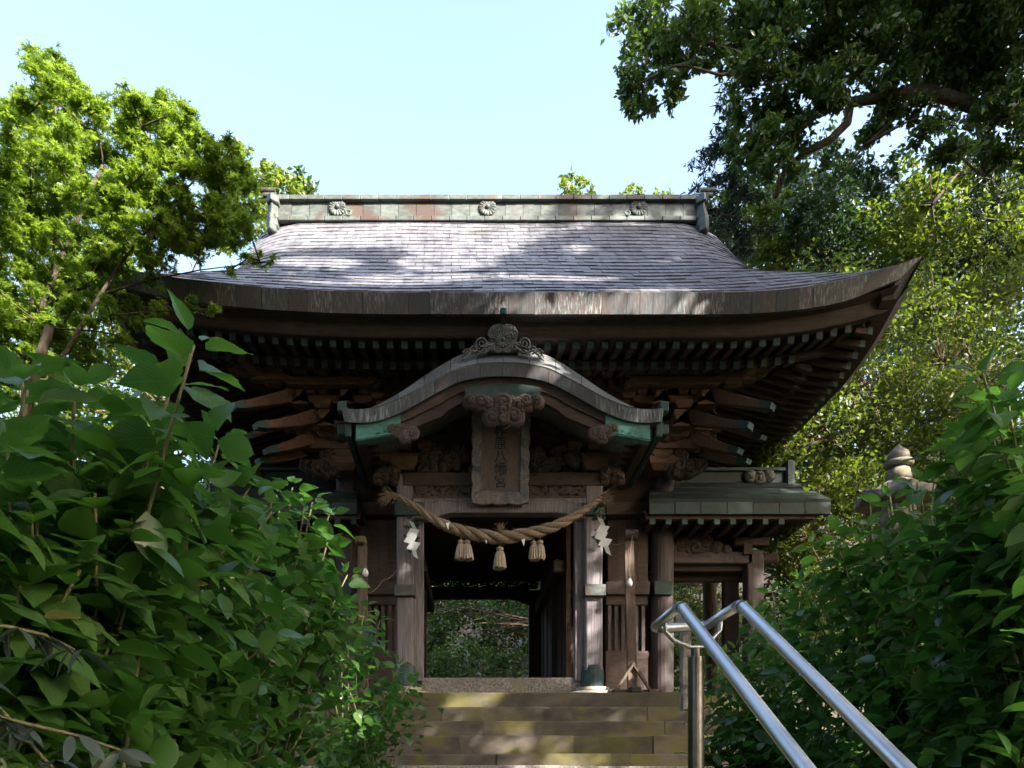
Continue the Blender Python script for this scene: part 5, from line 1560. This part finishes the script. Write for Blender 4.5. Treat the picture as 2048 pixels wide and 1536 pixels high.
tree('broadleaf_tree', 'light yellow green tree close behind the right ridge end', 'tree', (5.6, 15.6),
     cpx([(1445, 400, 42), (1490, 370, 42), (1500, 440, 55), (1550, 420, 45), (1470, 330, 30), (1520, 500, 50), (1560, 520, 50)], 14.6, .5), .11, 2.2, 'bush_leaf', 'bark_pale', trunk_r=.14, twigs=.5)
band = [([(1580, 600, 60), (1660, 590, 75), (1740, 640, 80), (1650, 690, 80)], (7.0, 11.6), 12, 'leafy thicket under the raised right eave corner'),
        ([(1830, 600, 80), (1910, 640, 85), (1990, 600, 85), (1860, 720, 85)], (9.0, 12.0), 12.4, 'yellowish thicket right of the raised eave corner'),
        ([(1600, 790, 80), (1700, 780, 85), (1620, 880, 85), (1730, 880, 85), (1560, 900, 60)], (6.4, 11.0), 11.4, 'twiggy shrub mass between the eave and the wing roof'),
        ([(1800, 800, 85), (1890, 820, 85), (1980, 740, 90), (1970, 860, 85), (1820, 900, 80)], (8.0, 11.2), 11.8, 'twiggy shrub mass behind the stone lantern'),
        ([(1560, 990, 70), (1640, 980, 70), (1720, 990, 80), (1680, 1060, 80), (1600, 1080, 70), (1800, 1000, 90), (1920, 980, 90), (2020, 960, 90)], (6.8, 10.4), 11, 'undergrowth beside the wing eave and below the lantern')]
band += [([(1570, 1120, 70), (1600, 1200, 70), (1560, 1270, 70), (1640, 1160, 70), (1620, 1300, 80), (1700, 1180, 80), (1560, 1350, 70)], (5.6, 10.6), 10.6, 'low dark undergrowth between the wing post and the hydrangeas')]
for lst, base, d, lab in band:
    tree('thicket', lab, 'shrub', base, cpx(lst, d, .8), .085, 2.0, 'bush_leaf', 'bark_pale', 'thickets on the right bank', trunk_r=.07, twigs=.85, sub=26, sig=.2)
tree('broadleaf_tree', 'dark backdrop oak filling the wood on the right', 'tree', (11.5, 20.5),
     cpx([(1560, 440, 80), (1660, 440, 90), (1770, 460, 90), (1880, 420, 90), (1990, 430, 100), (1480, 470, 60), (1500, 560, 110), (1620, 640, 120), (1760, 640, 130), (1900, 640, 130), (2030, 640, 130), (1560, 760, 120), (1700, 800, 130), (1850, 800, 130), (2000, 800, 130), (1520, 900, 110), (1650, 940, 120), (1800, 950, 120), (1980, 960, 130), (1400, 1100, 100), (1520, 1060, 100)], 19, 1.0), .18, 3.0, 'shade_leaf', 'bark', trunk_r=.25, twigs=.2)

# what shows through the gate and the side doorways
back = [([(880, 1215, 60), (940, 1230, 60), (900, 1290, 70), (840, 1270, 60)], (-.6, 20.0), 19.5, 'dense green shrub seen through the left of the gate opening'),
        ([(1000, 1210, 60), (1060, 1230, 60), (1020, 1290, 70), (1090, 1290, 60)], (1.5, 20.5), 20, 'dense dark shrub seen through the right of the gate opening'),
        ([(880, 1350, 60), (960, 1340, 70), (1040, 1350, 70), (920, 1390, 60)], (.4, 18.5), 18, 'low dark shrub behind the small stone lantern'),
        ([(1300, 1200, 60), (1370, 1180, 60), (1440, 1210, 60), (1330, 1280, 60), (1420, 1290, 60), (1380, 1350, 60), (1480, 1340, 50)], (4.9, 16.6), 16.2, 'green shrub seen through the right wing doorway'),
        ([(560, 1200, 90), (660, 1180, 80), (600, 1300, 90), (480, 1260, 100), (700, 1300, 60)], (-3.6, 16.6), 16.2, 'green shrub seen through the left wing doorway'),
        ([(930, 1110, 80), (1030, 1110, 80), (860, 1130, 70), (1110, 1160, 60), (870, 1185, 70), (950, 1175, 70), (1030, 1180, 70), (1080, 1200, 60), (840, 1220, 60)], (.6, 23.0), 22, 'shaded shrub higher up the slope behind the gate')]
for lst, base, d, lab in back:
    tree('background_shrub', lab, 'shrub', base, cpx(lst, d, .5), .12, 2.4, 'bush_leaf' if '1300' in str(lst[0]) else 'camphor_leaf', 'bark_pale', 'shrubs behind the gate', trunk_r=.06, twigs=.5, cull=False)
def bare(label, pts, seed, r0=.03):
    rg = random.Random(seed)
    p0 = Vector(pts[0]); root = empty('bare_branch', p0, label, 'branch')
    mb = MB()
    for e in pts[1:]:
        lp = limb(mb, p0, e, r0, .006, .06, 7, 6)
        for k in range(7):
            s_ = lp[rg.randint(2, 6)]
            dv = (Vector(e) - p0).normalized()
            limb(mb, s_, s_ + dv * rg.uniform(.3, .9) + Vector((rg.uniform(-.2, .2), rg.uniform(-.3, .3), rg.uniform(-.35, .25))), .010, .003, .1, 4, 5)
    mb.build('branch', 'bark_pale', root, smooth=True)
bare('pale dead branch reaching in from the right behind the gate opening', [P(1120, 1255, 17.2), P(900, 1210, 17.0), P(960, 1245, 17), P(940, 1260, 17.2), P(980, 1225, 16.8)], 2)
bare('pale dead branch hanging in front of the shrubs in the right wing doorway', [P(1480, 1150, 15), P(1400, 1175, 15), P(1420, 1200, 15), P(1450, 1190, 15)], 3, .02)
root = empty('slender_tree', (X(1300, 13), 13, gz(2.9, 13)), 'slender pale trunk standing in the right wing doorway', 'tree')
mb = MB(); mb.tube([P(1301, 1420, 13), P(1303, 1340, 13), P(1312, 1260, 13), P(1320, 1190, 13), P(1322, 1130, 13)], [.085, .07, .075, .055, .05], 9)
limb(mb, P(1312, 1260, 13), P(1345, 1150, 13), .035, .012, .08)
mb.build('trunk', 'bark_pale', root, smooth=True)

# ------------------------------------------------------------------ shade trees outside the frame, right of and behind the camera
SH = []
def shade(n, x0, x1, y0, y1, d, l0, l1, r_):  # crown clumps set sunward of chosen surfaces to throw shade on them
    k = 0
    while k < n:
        p_ = P(rnd.uniform(x0, x1), rnd.uniform(y0, y1), d * rnd.uniform(.9, 1.1)) + SUN * rnd.uniform(l0, l1)
        k += 1
        SH.append((p_.x, p_.y, p_.z, r_ * rnd.uniform(.7, 1.2)))
shade(120, 430, 1900, 560, 1420, 9.0, 10, 18, .85)
shade(110, 520, 1650, 400, 620, 10.0, 11, 19, .75)
shade(70, -150, 850, 640, 1560, 2.8, 9, 15, .7)
shade(70, 1350, 2200, 640, 1560, 3.4, 8, 14, .7)
shade(45, 860, 1460, 380, 445, 11.4, 10, 18, .7)
shade(30, 1440, 1860, 520, 640, 8.3, 9, 15, .7)
shade(20, 200, 960, 585, 640, 8.3, 10, 16, .6)
shade(30, 650, 1450, 1380, 1540, 7.8, 9, 15, .7)
shade(22, -150, 520, 900, 1600, 1.75, 7, 13, .7)
shade(85, 1450, 2100, 280, 1020, 13, 9, 16, .85)
shade(16, 280, 520, 200, 620, 7.8, 12, 17, .6)
shade(60, 1230, 2100, -50, 360, 11.7, 7, 13, .9)
TR = [(12.0, 2.5, 'broad leaved shade tree on the right bank below the camphor'), (8.2, -5.0, 'broad leaved shade tree right of the lowest steps'), (14.5, -4.5, 'broad leaved shade tree highest up the right bank beside the lower steps')]
for i, (tx, ty, lab) in enumerate(TR):
    mine = [c for c in SH if min(range(3), key=lambda q_: (c[0] - TR[q_][0]) ** 2 + (c[1] - TR[q_][1]) ** 2) == i]
    if not mine: continue
    zt = sum(c[2] for c in mine) / len(mine)
    tree('shade_tree', lab, 'tree', (tx, ty), mine, .17, 1.2, 'shade_leaf', 'bark', 'shade trees beside the lower steps', trunk_r=.35, top=(tx * .8 + .2 * sum(c[0] for c in mine) / len(mine), ty, zt - 2.5), twigs=.05, flat=.7, hideview=True)

# unseen evergreens around the lower steps, put in to block skylight
for i, (tx, ty, rr, lab) in enumerate(((-9, -1, 3.4, 'unseen tall evergreen on the left bank beside the lower steps'), (-12, 5, 3.4, 'unseen tall evergreen on the left bank behind the hydrangeas'), (-7, -9, 3.6, 'unseen tall evergreen left of the approach at the foot of the steps'), (0, -12, 3.8, 'unseen tall evergreen standing in line with the approach to the steps'),
                                  (7, -13, 3.8, 'unseen tall evergreen right of the approach at the foot of the steps'), (15, -8, 3.6, 'unseen tall evergreen in the wood beyond the right shade trees'), (17, 1, 3.6, 'unseen tall evergreen up the right bank between camphor and shade trees'), (16, 8, 3.2, 'unseen tall evergreen on the right bank beyond the camphor'), (-3, -6.5, 2.6, 'unseen younger evergreen close to the left of the lowest steps'), (3.5, -7.5, 2.6, 'unseen younger evergreen overhanging the lower steps'))):
    g0 = gz(tx, ty)
    cl = []
    for k in range(22):
        f = k / 21
        a = rnd.uniform(0, 6.28); q_ = rr * (1 - .55 * f) * rnd.uniform(.3, 1)
        cl.append((tx + q_ * math.cos(a), ty + q_ * math.sin(a), g0 + 1.8 + f * (12.5 if rr > 3 else 8.5), 1.5 - .4 * f))
    tree('unseen_evergreen', lab, 'tree', (tx, ty), cl, .30, 1.8, 'shade_leaf', 'bark', 'unseen evergreens enclosing the path', trunk_r=.3, twigs=0, flat=.8, hideview=True, sub=20, sig=.25)

# unseen canopy of two camphors, added above the path to dim skylight
for i, (tx, ty, x0, x1, lab) in enumerate(((-8.5, 2.5, -7.5, 0.5, 'unseen camphor added to dim skylight, canopy over the path from the left'), (10.5, -1.5, 0.5, 9.5, 'unseen camphor added to dim skylight, canopy over the path from the right'))):
    cl = []
    while len(cl) < 95:
        x, y = rnd.uniform(x0, x1), rnd.uniform(-6, 7.0)
        z = EYE + max(8.0, 1.22 * y + 1.8) + rnd.uniform(0, 3.0)
        cl.append((x, y, z, rnd.uniform(.9, 1.3)))
    tree('camphor_tree', lab, 'tree', (tx, ty), cl, .24, 1.2, 'shade_leaf', 'bark', 'unseen camphors added over the path', trunk_r=.4, top=(tx * .75, ty, EYE + 7.5), twigs=0, flat=.6, hideview=True, sub=20, sig=.25)

# ------------------------------------------------------------------ hydrangeas
def hyd_leaf(curl, fold, wav, seed, wid=.62):
    rg = random.Random(seed)
    nl, vs, fs, uv = 10, [], [], []
    for i in range(nl + 1):
        t = i / nl
        w_ = wid * .5 * (math.sin(math.pi * t ** .74) ** .95 if 0 < t < 1 else 0) * (1.06 - .26 * t)
        ser = 1 + (.05 if i % 2 else -.05)
        w_ = max(.012, w_ * ser) if i < nl else .004
        for s_ in (-1, -.5, 0, .5, 1):
            x = s_ * w_
            z = fold * abs(x) - curl * t * t + wav * math.sin(t * 9 + s_ * 2 + seed) * abs(s_) * .5
            vs.append((x, t, z)); uv.append((s_, t))
    for i in range(nl):
        for j in range(4):
            fs.append((i * 5 + j, i * 5 + j + 1, (i + 1) * 5 + j + 1, (i + 1) * 5 + j))
    me = bpy.data.meshes.new('hydrangea_leaf')
    me.from_pydata(vs, [], fs)
    ul = me.uv_layers.new(name='UVMap')
    for lp in me.loops: ul.data[lp.index].uv = uv[lp.vertex_index]
    me.polygons.foreach_set('use_smooth', [True] * len(me.polygons))
    me.materials.append(M['hydrangea_leaf'])
    return me
LEAVES = [hyd_leaf(c, f, w_, i, wd) for i, (c, f, w_, wd) in enumerate(((.12, .22, .03, .68), (.26, .15, .045, .66), (.38, .32, .03, .60), (.06, .38, .04, .70), (.18, .10, .06, .74), (.48, .22, .04, .62)))]
rh = random.Random(21)
def put_leaf(root, me, p_, dirv, L, roll):
    y = Vector(dirv).normalized()
    up = Vector((0, 0, 1)) + Vector((rh.gauss(0, .28), rh.gauss(0, .28), 0))
    x = y.cross(up).normalized(); z = x.cross(y)
    m_ = Matrix((x, y, z)).transposed()
    m_ = Matrix.Rotation(roll, 3, y) @ m_
    o = bpy.data.objects.new('leaf', me)
    o.matrix_basis = Matrix.Translation(p_) @ (m_.to_4x4() @ Matrix.Diagonal((L * rh.uniform(.88, 1.12), L, L, 1)))
    col.objects.link(o)
    attach(o, root)
def fill_mesh(name, mat, pts, leaf, root):
    tv, tf = [], []
    for i in range(6):
        t = i / 5
        w_ = .31 * (math.sin(math.pi * t ** .82) ** .85 if 0 < t < 1 else .02)
        for s_ in (-1, 0, 1): tv.append((s_ * w_, t, .2 * abs(s_) * w_ - .2 * t * t))
    for i in range(5):
        for j in range(2): tf.append((i * 3 + j, i * 3 + j + 1, (i + 1) * 3 + j + 1, (i + 1) * 3 + j))
    tv, tf = np.array(tv), np.array(tf)
    n = len(pts)
    y = nr.normal(size=(n, 3)); y[:, 2] = y[:, 2] * .5 - .1; y /= np.linalg.norm(y, axis=1)[:, None]
    up = nr.normal(size=(n, 3)) * .35; up[:, 2] += 1
    x = np.cross(y, up); x /= np.linalg.norm(x, axis=1)[:, None]
    z = np.cross(x, y)
    L = leaf * nr.uniform(.6, 1.15, n)
    V = pts[:, None, :] + L[:, None, None] * (tv[None, :, 0:1] * x[:, None, :] + tv[None, :, 1:2] * y[:, None, :] + tv[None, :, 2:3] * z[:, None, :])
    Fc = (np.arange(n)[:, None, None] * len(tv) + tf[None]).reshape(-1, 4)
    o = np_mesh(name, mat, V.reshape(-1, 3), Fc, root, np.repeat(nr.uniform(0, 1, n), len(tf)), smooth=True)
    o['kind'] = 'stuff'
    return o
def hydrangea(label, base, tips, leaf, pairs=6, extra=1, jit=55, gap=.075, fill=1300):
    bx, by = base
    bz = gz(bx, by) - .05
    root = empty('hydrangea_shrub', (bx, by, bz), label, 'shrub', 'hydrangeas flanking the steps')
    fillp = []
    nleaf = 0
    allt = []
    for t in tips:
        allt.append((t, True))
        for _ in range(extra): allt.append(((t[0] + rh.uniform(-jit, jit), t[1] + rh.uniform(10, jit * 1.6), t[2] + rh.uniform(-.15, .45)), False))
    for (px, py, d), main in allt:
        tip = P(px, py, d)
        b0 = Vector((bx + rh.uniform(-.15, .15), by + rh.uniform(-.15, .15), bz))
        mid = b0.lerp(tip, .5) + Vector((0, 0, .18)) + Vector((rh.uniform(-.08, .08), rh.uniform(-.08, .08), 0))
        path = [b0.lerp(mid, s_).lerp(mid.lerp(tip, s_), s_) for s_ in [i / 14 for i in range(15)]]
        MB().tube(path, [.0085 - .005 * i / 14 for i in range(15)], 6).build('stem', 'stem', root, smooth=True)
        L = sum((path[i + 1] - path[i]).length for i in range(14))
        ang = rh.uniform(0, math.pi)
        s_ = 0.
        for k in range(pairs):
            f = 1 - s_ / max(L, .2)
            if f < .12: break
            i = min(13, max(0, int(f * 14))); fr = f * 14 - i
            p_ = path[i].lerp(path[min(14, i + 1)], fr)
            ax = (path[min(14, i + 1)] - path[i]).normalized()
            u = ax.cross(Vector((.3, .2, 1))).normalized() if abs(ax.z) < .95 else Vector((1, 0, 0))
            v = ax.cross(u)
            size = leaf * (.62 + .15 * k if k < 3 else 1.0) * rh.uniform(.85, 1.12)
            rise = .85 - .30 * k if k < 4 else -.15
            for sg in (0, math.pi):
                if nleaf >= 298: break
                a = ang + sg + rh.uniform(-.25, .25)
                dv = (u * math.cos(a) + v * math.sin(a)) + ax * max(-.1, rise) + Vector((0, 0, -.12 * k * .4))
                dv.normalize()
                put_leaf(root, LEAVES[rh.randrange(6)], p_ + dv * .03, dv, size, rh.gauss(0, .25)); nleaf += 1
            ang += math.pi / 2 + rh.uniform(-.2, .2)
            s_ += gap * (.28 + .22 * k if k < 3 else 1.0) * rh.uniform(.8, 1.2)
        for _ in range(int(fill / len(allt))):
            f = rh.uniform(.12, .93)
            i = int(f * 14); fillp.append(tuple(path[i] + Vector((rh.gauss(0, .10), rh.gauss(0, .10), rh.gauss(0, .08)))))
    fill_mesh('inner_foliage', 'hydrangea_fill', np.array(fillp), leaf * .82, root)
    return root
hydrangea('tallest hydrangea left of the steps, its top shoot against the dark eave', (-1.02, 1.75),
          [(388, 690, 1.62), (150, 775, 1.7), (255, 830, 1.95), (325, 900, 1.85), (45, 765, 1.6), (15, 890, 1.5), (150, 900, 1.75), (60, 1010, 1.5), (190, 985, 1.65), (300, 1020, 1.9)], .138, 8, 1, 60, .066)
hydrangea('dark hydrangea with big leaves low in the left foreground', (-1.15, 1.55),
          [(40, 1170, 1.45), (160, 1140, 1.55), (260, 1150, 1.75), (120, 1290, 1.7), (250, 1270, 1.9), (30, 1330, 1.5), (100, 1420, 1.7), (250, 1410, 2.0), (200, 1510, 1.8), (340, 1310, 2.1)], .135, 7, 1, 60, .07)
hydrangea('leafy hydrangea mound beneath the tall shoot on the left', (-1.2, 2.5),
          [(440, 880, 2.35), (505, 965, 2.5), (460, 1040, 2.4), (385, 1010, 2.25), (400, 1130, 2.3), (520, 1110, 2.6), (335, 1210, 2.2), (450, 1230, 2.4), (560, 1210, 2.7), (400, 1390, 2.35), (350, 1480, 2.2), (480, 1450, 2.6), (540, 1330, 2.7)], .120, 7, 1, 55, .066)
hydrangea('sunlit hydrangea with bright green leaves left of the lamp post', (-1.1, 3.5),
          [(585, 975, 3.2), (625, 1005, 3.3), (548, 985, 3.1), (655, 1085, 3.4), (600, 1090, 3.2), (695, 1150, 3.6), (640, 1185, 3.5), (560, 1150, 3.2), (680, 1240, 3.6), (600, 1320, 3.3), (500, 1340, 3.0), (620, 1440, 3.4), (540, 1450, 3.1)], .112, 7, 1, 42, .062)
hydrangea('small leaved hydrangea beside the left end of the steps', (-.75, 5.2),
          [(760, 1240, 5.0), (730, 1215, 5.2), (695, 1265, 4.8), (800, 1330, 5.4), (770, 1385, 5.3), (700, 1385, 4.8), (650, 1400, 4.5), (715, 1460, 5.0), (670, 1490, 4.7), (640, 1480, 4.3), (826, 1366, 5.7), (752, 1425, 5.5), (650, 1320, 4.6), (710, 1320, 4.9)], .105, 7, 1, 36, .06)
hydrangea('tall hydrangea with large leaves at the right edge', (2.0, 2.4),
          [(2015, 800, 2.35), (1965, 745, 2.4), (2045, 905, 2.25), (1935, 880, 2.55), (1990, 965, 2.45), (1905, 995, 2.65), (2035, 1065, 2.35), (1960, 1060, 2.5), (2010, 1160, 2.4), (1880, 1080, 2.7)], .130, 8, 1, 50, .066)
hydrangea('hydrangea with bright shoot tips in front of the stone lantern', (2.05, 3.4),
          [(1775, 1000, 3.3), (1835, 965, 3.1), (1725, 1055, 3.5), (1665, 1065, 3.6), (1625, 1095, 3.8), (1690, 1125, 3.5), (1785, 1105, 3.2), (1865, 1110, 2.95), (1950, 1150, 2.7), (1740, 1170, 3.4), (1830, 1190, 3.1), (1800, 1040, 3.2), (1860, 1010, 3.0), (1740, 1000, 3.5), (1900, 940, 2.8), (1775, 965, 3.6), (1825, 985, 3.4), (1870, 945, 3.2)], .112, 7, 1, 50, .062)
hydrangea('hydrangea mass right of the handrail with one bright rosette', (1.9, 4.2),
          [(1600, 1185, 3.95), (1545, 1185, 4.4), (1505, 1225, 4.6), (1560, 1260, 4.2), (1640, 1225, 3.8), (1720, 1230, 3.5), (1520, 1330, 4.3), (1600, 1340, 3.9), (1470, 1300, 4.7), (1660, 1310, 3.6), (1450, 1380, 4.6)], .108, 7, 1, 46, .06)
hydrangea('shaded hydrangea with yellowing leaves at the lower right', (2.0, 2.9),
          [(1800, 1240, 3.1), (1900, 1245, 2.8), (2000, 1245, 2.5), (1700, 1340, 3.4), (1800, 1350, 3.0), (1900, 1360, 2.7), (2010, 1350, 2.45), (1950, 1460, 2.5), (2040, 1470, 2.35), (1850, 1460, 2.8), (1750, 1450, 3.1)], .115, 7, 1, 50, .064)
hydrangea('hydrangea crowding the foot of the handrail post', (1.7, 3.9),
          [(1440, 1450, 4.4), (1490, 1460, 4.3), (1560, 1440, 3.9), (1650, 1450, 3.5), (1420, 1400, 4.6), (1600, 1500, 3.7), (1500, 1390, 4.3), (1700, 1510, 3.3), (1410, 1500, 4.3), (1540, 1520, 4.0)], .105, 7, 1, 44, .06)

# low plants and ivy over the banks
gp = []
while len(gp) < 26000:
    x, y = rh.uniform(-13, 14), rh.uniform(-2, 26)
    near = float(np.interp(y, [-5, 2, 5, 7, 9, 15, 17], [1.2, 1.3, 1.6, 2.4, 5.0, 5.0, 0]))
    if abs(x - .4) < near: continue
    gp.append((x, y, gz(x, y) + .32 * rh.random() ** 2 + .02))
gc = fill_mesh('ground_cover', 'hydrangea_fill', np.array(gp), .17, None)
tag(gc, 'low leafy undergrowth and ivy covering the banks beside the steps', 'undergrowth')

# narrow grey-green leaflets in the near left corner
nd = empty('nandina_shrub', (-1.0, 1.1, gz(-1.0, 1.1)), 'nandina with narrow bluish leaflets in the near left corner', 'shrub')
vs, fs = leafshape(1, .34, .2, 5)
nme = bpy.data.meshes.new('leaflet'); nme.from_pydata(vs, [], fs); nme.materials.append(M['nandina_leaf'])
nme.polygons.foreach_set('use_smooth', [True] * len(nme.polygons))
for pts in ([(-40, 1420), (60, 1450), (150, 1470), (240, 1500)], [(-60, 1240), (20, 1255), (90, 1270), (150, 1300)], [(-60, 1350), (20, 1440), (90, 1520), (150, 1580)]):
    pp = [P(a, b_, 1.25 + .02 * i) for i, (a, b_) in enumerate(pts)]
    MB().tube([Vector((-1.0, 1.1, gz(-1., 1.1)))] + pp, [.006, .005, .004, .003, .002], 5).build('stem', 'stem', nd, smooth=True)
    for i in range(4):
        for k in range(4):
            a = rh.uniform(0, 6.28)
            dv = Vector((math.cos(a) * .7 + .3, math.sin(a) * .5, -.5 + rh.uniform(-.3, .3)))
            put_leaf(nd, nme, pp[i] + Vector((rh.uniform(-.02, .02), 0, 0)), dv, rh.uniform(.05, .075), rh.gauss(0, .4))
            nd.children[-1].name = 'leaflet' if len(nd.children) else 'leaflet'
